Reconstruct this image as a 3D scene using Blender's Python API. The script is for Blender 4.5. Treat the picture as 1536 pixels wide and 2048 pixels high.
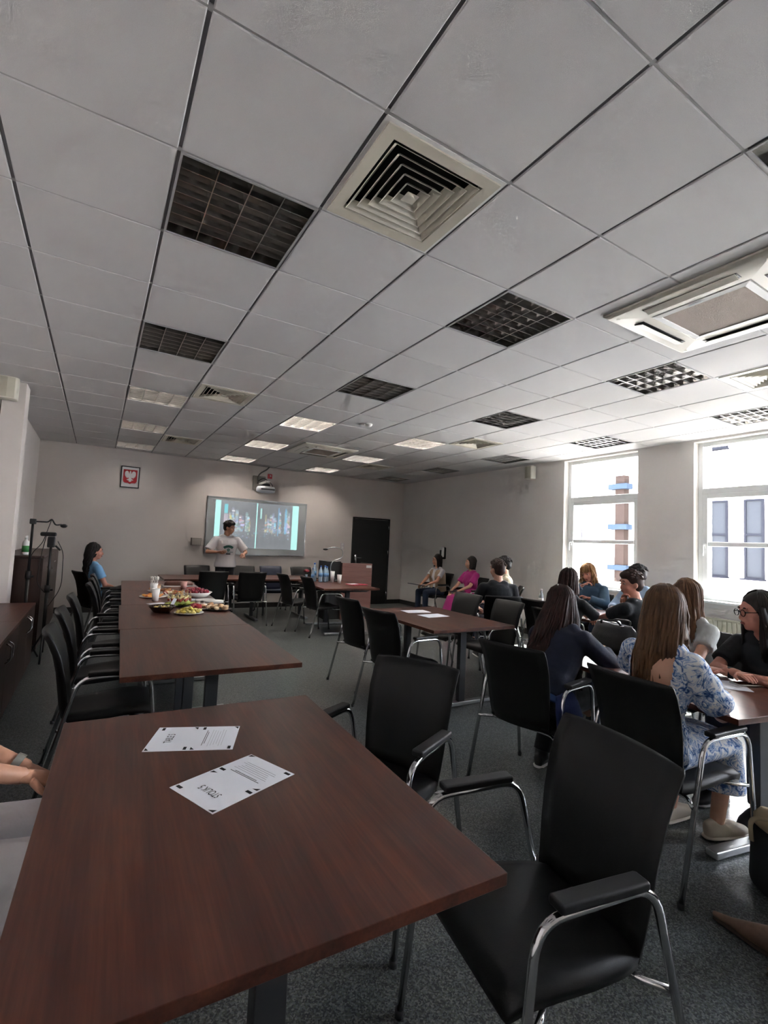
import bpy, bmesh, math, random
import numpy as np
from mathutils import Vector, Matrix, Quaternion

for _o in list(bpy.data.objects):
    bpy.data.objects.remove(_o)
SC = bpy.context.scene
COL = SC.collection
random.seed(7)
PI = math.pi
def R(d): return math.radians(d)

# ------------------------------------------------------------------ camera
CAMZ, CEIL = 1.46, 2.982
YAW, PITCH, ROLL = 0.537062, 0.0658086, 0.0454018
cd = bpy.data.cameras.new('camera'); cam = bpy.data.objects.new('camera', cd); COL.objects.link(cam)
_f = Vector((math.sin(YAW)*math.cos(PITCH), math.cos(YAW)*math.cos(PITCH), math.sin(PITCH)))
_r = Vector((math.cos(YAW), -math.sin(YAW), 0)); _u = _r.cross(_f)
_r2 = math.cos(ROLL)*_r + math.sin(ROLL)*_u; _u2 = -math.sin(ROLL)*_r + math.cos(ROLL)*_u
M = Matrix((( _r2.x, _u2.x, -_f.x, -0.17125), (_r2.y, _u2.y, -_f.y, -1.39827), (_r2.z, _u2.z, -_f.z, CAMZ), (0, 0, 0, 1)))
cam.matrix_world = M
cd.sensor_fit = 'HORIZONTAL'; cd.sensor_width = 36.0; cd.lens = 36.0*956.94/1536.0
cd.clip_start = 0.05; cd.clip_end = 200
SC.camera = cam

# ------------------------------------------------------------------ world, sun, exposure
W = bpy.data.worlds.new('sky'); SC.world = W; W.use_nodes = True
nt = W.node_tree; nt.nodes.clear()
sky = nt.nodes.new('ShaderNodeTexSky'); sky.sky_type = 'NISHITA'; sky.sun_disc = False
sky.sun_elevation = R(52); sky.sun_rotation = R(70); sky.dust_density = 3.0; sky.air_density = 1.0
mixn = nt.nodes.new('ShaderNodeMix'); mixn.data_type = 'RGBA'; mixn.inputs[0].default_value = 0.75
mixn.inputs[7].default_value = (0.93, 0.955, 1.05, 1)
bg = nt.nodes.new('ShaderNodeBackground'); ow = nt.nodes.new('ShaderNodeOutputWorld')
scl = nt.nodes.new('ShaderNodeVectorMath'); scl.operation = 'SCALE'; scl.inputs['Scale'].default_value = 0.16
nt.links.new(sky.outputs[0], scl.inputs[0]); nt.links.new(scl.outputs[0], mixn.inputs[6]); nt.links.new(mixn.outputs[2], bg.inputs[0])
bg.inputs[1].default_value = 11.0
nt.links.new(bg.outputs[0], ow.inputs[0])
sl = bpy.data.lights.new('sun', 'SUN'); sl.energy = 150.0; sl.angle = R(0.6); sl.color = (1.0, 0.965, 0.91)
sun = bpy.data.objects.new('sun', sl); COL.objects.link(sun)
sun.rotation_euler = Vector((-0.60, 0.12, -0.79)).to_track_quat('-Z', 'Y').to_euler()
vs = SC.view_settings
vs.view_transform = 'Standard'; vs.look = 'None'; vs.gamma = 1.0; vs.use_curve_mapping = False
vs.exposure = 2.38
SC.cycles.use_denoising = True
SC.cycles.max_bounces = 7; SC.cycles.diffuse_bounces = 5; SC.cycles.glossy_bounces = 3; SC.cycles.use_adaptive_sampling = True; SC.cycles.adaptive_threshold = 0.1; SC.cycles.adaptive_min_samples = 16
SC.cycles.transmission_bounces = 6; SC.cycles.sample_clamp_indirect = 12.0
SC.cycles.caustics_reflective = False; SC.cycles.caustics_refractive = False

# ------------------------------------------------------------------ materials
def lin(c):
    if isinstance(c, str):
        c = [int(c[i:i+2], 16)/255 for i in (0, 2, 4)]
    return tuple((v/12.92 if v <= 0.04045 else ((v+0.055)/1.055)**2.4) for v in c) + (1,)
MATS = {}
def mat(name, color=None, rough=0.6, metal=0.0, spec=0.5, emit=None, estr=0.0, trans=0.0, noise=None, bump=None, coat=0.0, sheen=0.0, ior=None):
    """noise = (scale, colour2, stretch) ; bump = (scale, strength)"""
    if name in MATS: return MATS[name]
    m = bpy.data.materials.new(name); m.use_nodes = True
    n = m.node_tree.nodes; L = m.node_tree.links; b = n['Principled BSDF']
    b.inputs['Base Color'].default_value = lin(color); b.inputs['Roughness'].default_value = rough
    b.inputs['Metallic'].default_value = metal; b.inputs['Specular IOR Level'].default_value = spec
    b.inputs['Coat Weight'].default_value = coat; b.inputs['Sheen Weight'].default_value = sheen
    b.inputs['Transmission Weight'].default_value = trans
    if ior: b.inputs['IOR'].default_value = ior
    if emit is not None:
        b.inputs['Emission Color'].default_value = lin(emit); b.inputs['Emission Strength'].default_value = estr
    tc = None
    if noise or bump: tc = n.new('ShaderNodeTexCoord')
    if noise:
        mp = n.new('ShaderNodeMapping'); mp.inputs['Scale'].default_value = noise[2] if len(noise) > 2 else (1, 1, 1)
        t = n.new('ShaderNodeTexNoise'); t.inputs['Scale'].default_value = noise[0]; t.inputs['Detail'].default_value = 5
        cr = n.new('ShaderNodeValToRGB'); cr.color_ramp.elements[0].color = lin(color); cr.color_ramp.elements[1].color = lin(noise[1])
        cr.color_ramp.elements[0].position = 0.35; cr.color_ramp.elements[1].position = 0.68
        L.new(tc.outputs['Object'], mp.inputs[0]); L.new(mp.outputs[0], t.inputs['Vector']); L.new(t.outputs[0], cr.inputs[0]); L.new(cr.outputs[0], b.inputs['Base Color'])
    if bump:
        t = n.new('ShaderNodeTexNoise'); t.inputs['Scale'].default_value = bump[0]; t.inputs['Detail'].default_value = 3
        bp = n.new('ShaderNodeBump'); bp.inputs['Strength'].default_value = bump[1]; bp.inputs['Distance'].default_value = 0.01
        L.new(tc.outputs['Object'], t.inputs['Vector']); L.new(t.outputs[0], bp.inputs['Height']); L.new(bp.outputs[0], b.inputs['Normal'])
    MATS[name] = m
    return m
def mat_wood(name, c1, c2, c3, rough=0.3, axis=1, sc=1.0):
    if name in MATS: return MATS[name]
    m = mat(name, c1, rough); n = m.node_tree.nodes; L = m.node_tree.links; b = n['Principled BSDF']
    tc = n.new('ShaderNodeTexCoord'); mp = n.new('ShaderNodeMapping')
    s = [14*sc, 14*sc, 14*sc]; s[axis] = 0.9*sc; mp.inputs['Scale'].default_value = s
    t = n.new('ShaderNodeTexNoise'); t.inputs['Scale'].default_value = 1.0; t.inputs['Detail'].default_value = 8; t.inputs['Roughness'].default_value = 0.65; t.inputs['Distortion'].default_value = 0.6
    s2 = [v*9 for v in s]; s2[axis] = 5*sc
    mp2 = n.new('ShaderNodeMapping'); mp2.inputs['Scale'].default_value = s2
    t2 = n.new('ShaderNodeTexNoise'); t2.inputs['Scale'].default_value = 1.0; t2.inputs['Detail'].default_value = 3
    mx = n.new('ShaderNodeMix'); mx.inputs[0].default_value = 0.3
    cr = n.new('ShaderNodeValToRGB'); e = cr.color_ramp.elements
    e[0].color = lin(c1); e[0].position = 0.32; e[1].color = lin(c3); e[1].position = 0.7; x = e.new(0.5); x.color = lin(c2)
    L.new(tc.outputs['Object'], mp.inputs[0]); L.new(tc.outputs['Object'], mp2.inputs[0]); L.new(mp.outputs[0], t.inputs['Vector']); L.new(mp2.outputs[0], t2.inputs['Vector'])
    L.new(t.outputs[0], mx.inputs[2]); L.new(t2.outputs[0], mx.inputs[3]); L.new(mx.outputs[0], cr.inputs[0]); L.new(cr.outputs[0], b.inputs['Base Color'])
    return m
def mat_floor():
    m = mat('speckled_vinyl', '5c605f', 0.3, spec=0.5); n = m.node_tree.nodes; L = m.node_tree.links; b = n['Principled BSDF']
    tc = n.new('ShaderNodeTexCoord')
    v = n.new('ShaderNodeTexVoronoi'); v.inputs['Scale'].default_value = 190
    cr = n.new('ShaderNodeValToRGB'); e = cr.color_ramp.elements; cr.color_ramp.interpolation = 'CONSTANT'
    e[0].color = lin('34383a'); e[0].position = 0.0; e[1].color = lin('7c7f7c'); e[1].position = 0.82
    x = e.new(0.3); x.color = lin('50554f'); x = e.new(0.55); x.color = lin('63686a')
    sp = n.new('ShaderNodeSeparateColor')
    t = n.new('ShaderNodeTexNoise'); t.inputs['Scale'].default_value = 1.3; t.inputs['Detail'].default_value = 4
    rr = n.new('ShaderNodeMapRange'); rr.inputs[3].default_value = 0.27; rr.inputs[4].default_value = 0.33
    L.new(tc.outputs['Object'], v.inputs['Vector']); L.new(v.outputs['Color'], sp.inputs[0]); L.new(sp.outputs[0], cr.inputs[0]); L.new(cr.outputs[0], b.inputs['Base Color'])
    L.new(tc.outputs['Object'], t.inputs['Vector']); L.new(t.outputs[0], rr.inputs[0]); L.new(rr.outputs[0], b.inputs['Roughness'])
    return m
def mat_floral():
    m = mat('floral_cotton', 'd7dde6', 0.85); n = m.node_tree.nodes; L = m.node_tree.links; b = n['Principled BSDF']
    tc = n.new('ShaderNodeTexCoord'); t0 = n.new('ShaderNodeTexNoise'); t0.inputs['Scale'].default_value = 9
    ad = n.new('ShaderNodeMixRGB'); ad.blend_type = 'ADD'; ad.inputs[0].default_value = 0.22
    t = n.new('ShaderNodeTexNoise'); t.inputs['Scale'].default_value = 27; t.inputs['Detail'].default_value = 2.5; t.inputs['Distortion'].default_value = 1.6
    cr = n.new('ShaderNodeValToRGB'); e = cr.color_ramp.elements
    e[0].color = lin('2c4f8f'); e[0].position = 0.36; e[1].color = lin('e4e6e8'); e[1].position = 0.62
    for p, c in ((0.43, '5f86bd'), (0.47, 'ccd6e3'), (0.5, '6d92c4'), (0.55, 'd9dfe6')):
        x = e.new(p); x.color = lin(c)
    L.new(tc.outputs['Object'], t0.inputs['Vector']); L.new(tc.outputs['Object'], ad.inputs[1]); L.new(t0.outputs['Color'], ad.inputs[2])
    L.new(ad.outputs[0], t.inputs['Vector']); L.new(t.outputs[0], cr.inputs[0]); L.new(cr.outputs[0], b.inputs['Base Color'])
    return m
def mat_attr(name, strength):
    m = bpy.data.materials.new(name); m.use_nodes = True; n = m.node_tree.nodes; L = m.node_tree.links; b = n['Principled BSDF']
    a = n.new('ShaderNodeVertexColor'); a.layer_name = 'Col'
    b.inputs['Base Color'].default_value = (0.16, 0.17, 0.18, 1); b.inputs['Roughness'].default_value = 0.5
    L.new(a.outputs[0], b.inputs['Emission Color']); b.inputs['Emission Strength'].default_value = strength
    MATS[name] = m
    return m
def mat_glass(name, tint='ffffff', alpha=0.12):
    m = bpy.data.materials.new(name); m.use_nodes = True; n = m.node_tree.nodes; L = m.node_tree.links
    n.remove(n['Principled BSDF']); o = n['Material Output']
    g = n.new('ShaderNodeBsdfGlossy'); g.inputs['Roughness'].default_value = 0.02
    t = n.new('ShaderNodeBsdfTransparent'); t.inputs['Color'].default_value = lin(tint)
    fr = n.new('ShaderNodeFresnel'); fr.inputs[0].default_value = 1.45
    mp = n.new('ShaderNodeMath'); mp.operation = 'MULTIPLY'; mp.inputs[1].default_value = 0.9
    mx = n.new('ShaderNodeMixShader'); L.new(fr.outputs[0], mp.inputs[0]); L.new(mp.outputs[0], mx.inputs[0]); L.new(t.outputs[0], mx.inputs[1]); L.new(g.outputs[0], mx.inputs[2]); L.new(mx.outputs[0], o.inputs[0])
    MATS[name] = m
    return m

# ------------------------------------------------------------------ mesh builder
class MB:
    def __init__(s): s.v = []; s.f = []
    def add(s, vs, fs):
        o = len(s.v); s.v += [tuple(p) for p in vs]; s.f += [tuple(i+o for i in f) for f in fs]; return s
    def box(s, c, d, rz=0.0, rot=None):
        hx, hy, hz = d[0]/2, d[1]/2, d[2]/2
        P = [Vector((x, y, z)) for x in (-hx, hx) for y in (-hy, hy) for z in (-hz, hz)]
        Q = rot if rot is not None else Matrix.Rotation(rz, 3, 'Z')
        P = [Q @ p + Vector(c) for p in P]
        return s.add(P, [(0, 1, 3, 2), (4, 6, 7, 5), (0, 4, 5, 1), (2, 3, 7, 6), (0, 2, 6, 4), (1, 5, 7, 3)])
    def prism(s, poly, h, M4=None):
        """poly in xy, extruded 0..h in z, then M4"""
        n = len(poly); P = [Vector((x, y, 0)) for x, y in poly] + [Vector((x, y, h)) for x, y in poly]
        if M4 is not None: P = [M4 @ p for p in P]
        return s.add(P, [tuple(range(n-1, -1, -1)), tuple(range(n, 2*n))] + [(i, (i+1) % n, n+(i+1) % n, n+i) for i in range(n)])
    def rings(s, rings, cap0=True, cap1=True):
        n = len(rings[0]); o = len(s.v)
        for r in rings: s.v += [tuple(p) for p in r]
        for k in range(len(rings)-1):
            for i in range(n):
                s.f.append((o+k*n+i, o+k*n+(i+1) % n, o+(k+1)*n+(i+1) % n, o+(k+1)*n+i))
        if cap0: s.f.append(tuple(o+i for i in range(n-1, -1, -1)))
        if cap1: s.f.append(tuple(o+(len(rings)-1)*n+i for i in range(n)))
        return s
    def tube(s, pts, r, seg=8, caps=True, flat=1.0):
        pts = [Vector(p) for p in pts]; n = len(pts); rs = r if isinstance(r, (list, tuple)) else [r]*n
        T = []
        for i in range(n):
            a = pts[max(i-1, 0)]; b = pts[min(i+1, n-1)]; T.append((b-a).normalized())
        up = Vector((0, 0, 1)) if abs(T[0].z) < 0.9 else Vector((1, 0, 0))
        nrm = T[0].cross(up).normalized(); out = []
        for i in range(n):
            nrm = (nrm - T[i]*nrm.dot(T[i])).normalized(); bn = T[i].cross(nrm)
            out.append([pts[i] + rs[i]*(math.cos(2*PI*k/seg)*nrm + flat*math.sin(2*PI*k/seg)*bn) for k in range(seg)])
        return s.rings(out, caps, caps)
    def lathe(s, prof, seg=16, c=(0, 0, 0), sx=1.0, sy=1.0):
        return s.rings([[Vector((c[0]+sx*r*math.cos(2*PI*k/seg), c[1]+sy*r*math.sin(2*PI*k/seg), c[2]+z)) for k in range(seg)] for r, z in prof])
    def ball(s, c, r, seg=12, rg=8, rot=None):
        """ellipsoid; r scalar or 3"""
        r = (r, r, r) if not isinstance(r, (list, tuple)) else r
        Q = rot if rot is not None else Matrix.Identity(3); c = Vector(c); rings = []
        for j in range(1, rg):
            t = PI*j/rg; rings.append([c + Q @ Vector((r[0]*math.sin(t)*math.cos(2*PI*k/seg), r[1]*math.sin(t)*math.sin(2*PI*k/seg), -r[2]*math.cos(t))) for k in range(seg)])
        o = len(s.v); s.rings(rings, False, False)
        s.v += [tuple(c + Q @ Vector((0, 0, -r[2]))), tuple(c + Q @ Vector((0, 0, r[2])))]; b = len(s.v)-2; t_ = b+1; last = o+(rg-2)*seg
        for i in range(seg):
            s.f.append((b, o+(i+1) % seg, o+i)); s.f.append((t_, last+i, last+(i+1) % seg))
        return s
    def cone(s, a, b, r0, r1, seg=12):
        """flat ended"""
        return s.tube([a, b], [r0, r1], seg)
    def caps(s, a, b, r0, r1, seg=12):
        """rounded cone"""
        a = Vector(a); b = Vector(b)
        s.tube([a, b], [r0, r1], seg); s.ball(a, r0*1.0, seg, 8); s.ball(b, r1*1.0, seg, 8); return s
    def loft(s, st, seg=20):
        """stations: (center, rx(forward), ry(lateral)[, forward vec])"""
        rings = []
        for q in st:
            c = Vector(q[0]); fx = Vector(q[3]) if len(q) > 3 else Vector((1, 0, 0)); ly = Vector((0, 1, 0)) if len(q) < 5 else Vector(q[4])
            rings.append([c + fx*(q[1]*math.cos(2*PI*k/seg)) + ly*(q[2]*math.sin(2*PI*k/seg)) for k in range(seg)])
        return s.rings(rings)
    def mesh(s, name='mesh', smooth=False):
        me = bpy.data.meshes.new(name); me.from_pydata(s.v, [], s.f)
        if smooth:
            me.polygons.foreach_set('use_smooth', [True]*len(me.polygons))
        me.update(); return me
    def build(s, name, m, parent=None, smooth=False, bevel=0.0, sub=0, loc=None, rz=0.0, seg=2):
        me = s.mesh(name, smooth)
        return link(name, me, m, parent, smooth, bevel, sub, loc, rz, seg)
def fixn(me):
    bm = bmesh.new(); bm.from_mesh(me); bmesh.ops.recalc_face_normals(bm, faces=bm.faces[:]); bm.to_mesh(me); bm.free()
def link(name, me, m, parent=None, smooth=False, bevel=0.0, sub=0, loc=None, rz=0.0, seg=2, fix=True):
    if fix: fixn(me)
    if m is not None and not me.materials: me.materials.append(m if not isinstance(m, str) else MATS[m])
    o = bpy.data.objects.new(name, me); COL.objects.link(o)
    if parent is not None: o.parent = parent
    if loc is not None: o.location = loc
    o.rotation_euler.z = rz
    if bevel > 0:
        b = o.modifiers.new('bevel', 'BEVEL'); b.width = bevel; b.segments = seg; b.limit_method = 'ANGLE'; b.angle_limit = R(40)
        me.polygons.foreach_set('use_smooth', [True]*len(me.polygons))
        try:
            b.harden_normals = True
        except Exception: pass
    if sub:
        b = o.modifiers.new('sub', 'SUBSURF'); b.levels = sub; b.render_levels = sub
    return o
def tag(o, label=None, cat=None, group=None, kind=None):
    if label: o['label'] = label
    if cat: o['category'] = cat
    if group: o['group'] = group
    if kind: o['kind'] = kind
    return o
def empty(name, loc=(0, 0, 0), rz=0.0, label=None, cat=None, group=None):
    o = bpy.data.objects.new(name, None); COL.objects.link(o); o.location = loc; o.rotation_euler = (0, 0, rz); o.empty_display_size = 0.1
    return tag(o, label, cat, group)
KIDS = {}
def kids(o): return [c for c in bpy.data.objects if c.parent == o]
def copy_tree(src, loc, rz, label=None, group=None, tree=None):
    """src thing with parts and sub-parts; tree = cached [(part, [sub])]"""
    r = src.copy(); COL.objects.link(r); r.location = loc; r.rotation_euler = (0, 0, rz)
    if label: r['label'] = label
    if group: r['group'] = group
    for p, subs in tree:
        c = p.copy(); COL.objects.link(c); c.parent = r
        for q in subs:
            d = q.copy(); COL.objects.link(d); d.parent = c
    return r
def tree_of(o): return [(c, kids(c)) for c in kids(o)]
def share(o, name=None, loc=None, rz=None, parent=None):
    c = o.copy(); COL.objects.link(c)
    if name: c.name = name
    if loc is not None: c.location = loc
    if rz is not None: c.rotation_euler.z = rz
    if parent is not None: c.parent = parent
    return c
def fillet(pts, rad, n=5):
    P = [Vector(p) for p in pts]; out = [P[0]]
    for i in range(1, len(P)-1):
        a, b, c = P[i-1], P[i], P[i+1]; r = rad[i-1] if isinstance(rad, (list, tuple)) else rad
        d0 = (a-b).normalized(); d1 = (c-b).normalized(); r = min(r, (a-b).length*0.48, (c-b).length*0.48)
        p0 = b + d0*r; p1 = b + d1*r
        for k in range(n+1):
            t = k/n; out.append((1-t)**2*p0 + 2*t*(1-t)*b + t*t*p1)
    out.append(P[-1]); return out
def text_mesh(body, size, align='CENTER'):
    c = bpy.data.curves.new('lettering', 'FONT'); c.body = body; c.size = size; c.align_x = align; c.align_y = 'CENTER'; c.extrude = 0.0
    o = bpy.data.objects.new('lettering_tmp', c); COL.objects.link(o)
    dg = bpy.context.evaluated_depsgraph_get(); me = bpy.data.meshes.new_from_object(o.evaluated_get(dg))
    bpy.data.objects.remove(o); bpy.data.curves.remove(c); return me
def fuse(mb, voxel, smooth=4, name='fused'):
    me = mb.mesh(name); fixn(me); o = bpy.data.objects.new('fuse_tmp', me); COL.objects.link(o)
    r = o.modifiers.new('r', 'REMESH'); r.mode = 'VOXEL'; r.voxel_size = voxel; r.use_smooth_shade = True
    if smooth:
        q = o.modifiers.new('s', 'SMOOTH'); q.factor = 0.5; q.iterations = smooth
    dg = bpy.context.evaluated_depsgraph_get(); out = bpy.data.meshes.new_from_object(o.evaluated_get(dg)); out.name = name
    bpy.data.objects.remove(o); bpy.data.meshes.remove(me)
    out.polygons.foreach_set('use_smooth', [True]*len(out.polygons)); return out
def join_into(me, mb, mi=0):
    """append builder geometry to a mesh"""
    bm = bmesh.new(); bm.from_mesh(me); vs_ = [bm.verts.new(p) for p in mb.v]
    for f in mb.f:
        try:
            q = bm.faces.new([vs_[i] for i in f]); q.smooth = True; q.material_index = mi
        except ValueError: pass
    bm.to_mesh(me); bm.free(); return me
# ------------------------------------------------------------------ material set
WALL = mat('wall_paint', 'dcd5d0', 0.9, noise=(2.0, 'd8d1cc'), bump=(60, 0.03))
WALLR = mat('wall_paint_grey', 'e9e5e1', 0.9, noise=(2.0, 'e5e1dd'), bump=(60, 0.03))
WHITE = mat('white_paint', 'e6e6e4', 0.5)
PVC = mat('white_pvc', 'e9ecec', 0.35)
TILE = mat('ceiling_tile_white', 'd3d2d2', 0.95, noise=(420, 'cbcaca'), bump=(500, 0.12))
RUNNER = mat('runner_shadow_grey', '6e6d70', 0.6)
TEE = mat('cross_tee_grey', 'aaa9a9', 0.6)
BASEB = mat('baseboard_dark', '2e2d2d', 0.45)
BLACKM = mat('black_metal', '17181a', 0.4, spec=0.4)
BLACKP = mat('black_plastic', '141416', 0.5)
DARKV = mat('dark_void', '0b0b0c', 0.9)
CHROME = mat('chrome', 'd4d6d8', 0.10, metal=1.0)
STEEL = mat('satin_steel', 'a9adb1', 0.32, metal=1.0)
GREYM = mat('grey_lacquer_steel', '47494c', 0.42, metal=0.4)
MIRROR = mat('louvre_aluminium', 'c4c2bf', 0.24, metal=1.0)
TUBE = mat('lamp_tube_off', 'dcdcd6', 0.3)
CREAM = mat('cream_plastic', 'd9d5c8', 0.45)
CREAM2 = mat('cream_enamel', 'dcd9c6', 0.35)
DIFF = mat('diffuser_cream', 'cfcabb', 0.5)
FILTER = mat('filter_taupe', 'a2958b', 0.85, bump=(350, 0.4))
TABLE = mat_wood('walnut_laminate', '301912', '4e2a20', '6a3d2c', 0.33, axis=1)
TABLEX = mat_wood('walnut_laminate_cross', '2f1a14', '4a2a20', '633c2c', 0.33, axis=0)
CABW = mat_wood('dark_cabinet_wood', '2a1c18', '3a2823', '473129', 0.4, axis=2)
LECT = mat_wood('lectern_wood', '7d5650', '8f665e', '9d746a', 0.4, axis=0)
LEATHER = mat('black_upholstery', '121213', 0.5, spec=0.35, bump=(260, 0.06))
NAVYUP = mat('navy_upholstery', '121a33', 0.6)
PAPER = mat('white_paper', 'e6eaf2', 0.8)
INK = mat('black_ink', '1d1e22', 0.8)
INKG = mat('grey_ink', 'b4b7bd', 0.8)
FLOOR = mat_floor()
GLASS = mat_glass('window_glass', 'fafafa')
FACADE = mat('facade_render', 'e8e6e0', 0.9, noise=(0.8, 'dedcd6'))

# ------------------------------------------------------------------ shell
X0, X1, Y0, Y1 = -1.13, 6.40, -3.6, 8.68
def struct(o, label=None): return tag(o, label, None, None, 'structure')
struct(MB().box(((X0+X1)/2, (Y0+Y1)/2, -0.06), (X1-X0+0.9, Y1-Y0+0.6, 0.12)).build('floor', FLOOR), 'dark grey speckled glossy vinyl floor of the meeting room')
struct(MB().box(((X0+X1)/2, Y1+0.1, 1.6), (X1-X0+0.4, 0.2, 3.2)).build('wall_far', WALL), 'plain grey-beige wall carrying the projection board and black door')
struct(MB().box(((X0+X1)/2, Y0-0.1, 1.6), (X1-X0+0.4, 0.2, 3.2)).build('wall_near', WALL), 'plain wall behind the photographer')
wl = struct(MB().box((X0-0.1, (Y0+Y1)/2, 1.6), (0.2, Y1-Y0, 3.2)).build('wall_left', WALL), 'plain grey wall with cabinets along it')
struct(MB().box((-1.02, 4.985, CEIL/2), (0.2, 0.27, CEIL)).build('wall_pillar', WALL, bevel=0.004), 'narrow wall pillar between the low and the tall cabinets')
WIN = [(2.59, 3.85), (0.58, 1.84), (-1.43, -0.17), (-3.44, -2.18)]
SILL, HEAD = 0.93, 2.955
wm = MB(); XO = 6.86
cuts = sorted(WIN); prev = Y0-0.2
for a, b in cuts:
    wm.box(((X1+XO)/2, (prev+a)/2, 1.6), (XO-X1, a-prev, 3.2)); prev = b
wm.box(((X1+XO)/2, (prev+Y1+0.2)/2, 1.6), (XO-X1, Y1+0.2-prev, 3.2))
for a, b in cuts:
    wm.box(((X1+XO)/2, (a+b)/2, SILL/2), (XO-X1, b-a, SILL)); wm.box(((X1+XO)/2, (a+b)/2, (HEAD+3.2)/2), (XO-X1, b-a, 3.2-HEAD))
struct(wm.build('wall_right', WALLR), 'light grey window wall with deep reveals')
for i, (a, b) in enumerate(WIN):
    w = empty('window_%d' % (i+1), (6.55, a, SILL)); w['kind'] = 'structure'
    w['label'] = ['tall white window nearest the far wall, behind the blonde woman', 'tall white window beside the wall pier, behind the woman in glasses', 'tall white window beyond the picture edge', 'tall white window at the rear of the room'][i]
    wd, ht = b-a, HEAD-SILL; fr = MB(); t = 0.055; dp = 0.075
    fr.box((0, t/2, ht/2), (dp, t, ht)).box((0, wd-t/2, ht/2), (dp, t, ht)).box((0, wd/2, t/2), (dp, wd-2*t, t)).box((0, wd/2, ht-t/2), (dp, wd-2*t, t))
    zt = 2.32-SILL; fr.box((0, wd/2, zt), (dp, wd-2*t, 0.075))
    fr.build('window_frame', PVC, w, bevel=0.006)
    sh = MB(); s = 0.06; z0, z1 = t, zt-0.0375; zm = 1.64-SILL
    sh.box((-0.015, t+s/2, (z0+z1)/2), (0.07, s, z1-z0)).box((-0.015, wd-t-s/2, (z0+z1)/2), (0.07, s, z1-z0)).box((-0.015, wd/2, z0+s/2), (0.07, wd-2*t-2*s, s)).box((-0.015, wd/2, z1-s/2), (0.07, wd-2*t-2*s, s)).box((-0.015, wd/2, zm), (0.06, wd-2*t-2*s, 0.055))
    sh.build('window_sash', PVC, w, bevel=0.006)
    for (p0, p1, x) in ((z0+s, zm-0.027, -0.01), (zm+0.027, z1-s, -0.01), (zt+0.0375, ht-t, 0.0)):
        e = t if x == 0 else t+s
        MB().box((x, wd/2, (p0+p1)/2), (0.012, wd-2*e, p1-p0)).build('pane', GLASS, w)
    hd = MB().box((-0.058, wd-t-s/2, zm-0.03), (0.018, 0.03, 0.07)).tube(fillet([(-0.06, wd-t-s/2, zm-0.02), (-0.10, wd-t-s/2, zm-0.02), (-0.10, wd-t-s/2, zm-0.15)], 0.02), 0.009)
    hd.build('window_handle', PVC, w, smooth=True)
    MB().box((-0.10, wd/2, -0.005), (0.24, wd+0.06, 0.03)).build('window_sill', PVC, w, bevel=0.006)
    MB().box((0.2, wd/2, -0.012), (0.28, wd-0.01, 0.012)).build('outer_sill', GREYM, w)
    pl = bpy.data.lights.new('window_portal', 'AREA'); pl.shape = 'RECTANGLE'; pl.size = ht; pl.size_y = wd; pl.cycles.is_portal = True
    po = bpy.data.objects.new('window_portal', pl); COL.objects.link(po); po.location = (XO-0.02, (a+b)/2, (SILL+HEAD)/2); po.rotation_euler = (0, R(90), 0)
# radiators
for i, (a, b) in enumerate(WIN[:3]):
    r = empty('radiator', (6.375, (a+b)/2, 0.0), 0, ['cream panel radiator under the window by the blonde woman', 'cream panel radiator under the window behind the woman in glasses', 'cream panel radiator under the window past the picture edge'][i], 'radiator', 'radiators under the windows')
    p = MB()
    for k in range(22): p.box((-0.085, -0.55+0.05*(k+0.5), 0.47), (0.02, 0.038, 0.50))
    p.box((-0.072, 0, 0.47), (0.012, 1.1, 0.52)).build('front_panel', CREAM2, r, bevel=0.005)
    MB().box((-0.05, 0, 0.735), (0.085, 1.11, 0.014)).build('top_grille', CREAM2, r)
    MB().box((-0.03, 0, 0.47), (0.06, 1.08, 0.48)).build('rear_panel', CREAM2, r)
    MB().tube([(-0.05, -0.52, 0.22), (-0.05, -0.52, 0.0)], 0.011).tube([(-0.05, -0.46, 0.22), (-0.05, -0.46, 0.0)], 0.011).build('pipe', CREAM2, r, smooth=True)
# baseboards
struct(MB().box(((X0+X1)/2, Y1-0.008, 0.05), (X1-X0, 0.016, 0.10)).build('baseboard_far', BASEB), 'dark skirting along the far wall')
struct(MB().box((X1-0.008, (Y0+Y1)/2, 0.05), (0.016, Y1-Y0-0.03, 0.10)).build('baseboard_right', BASEB), 'dark skirting along the window wall')
struct(MB().box((X0+0.008, (Y0+Y1)/2, 0.05), (0.016, Y1-Y0-0.03, 0.10)).build('baseboard_left', BASEB), 'dark skirting along the cabinet wall')
# door
d = empty('door_1', (5.49, Y1, 0)); struct(d, 'black flush door beside the lectern in the far wall')
MB().box((0, -0.012, 1.01), (0.94, 0.03, 2.02)).build('door_leaf', BLACKP, d, bevel=0.003)
fr = MB(); fr.box((-0.49, -0.012, 1.03), (0.04, 0.05, 2.06)).box((0.49, -0.012, 1.03), (0.04, 0.05, 2.06)).box((0, -0.012, 2.045), (0.94, 0.05, 0.035)).build('door_frame', BLACKP, d, bevel=0.003)
h = MB().box((-0.40, -0.032, 1.05), (0.04, 0.012, 0.24)).tube(fillet([(-0.40, -0.035, 1.1), (-0.40, -0.085, 1.1), (-0.27, -0.085, 1.1)], 0.02), 0.009); h.build('door_handle', CHROME, d, smooth=True)
for z in (1.85, 1.25, 0.25): MB().tube([(0.475, -0.035, z-0.04), (0.475, -0.035, z+0.04)], 0.009).build('hinge', CHROME, d, smooth=True)

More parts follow.
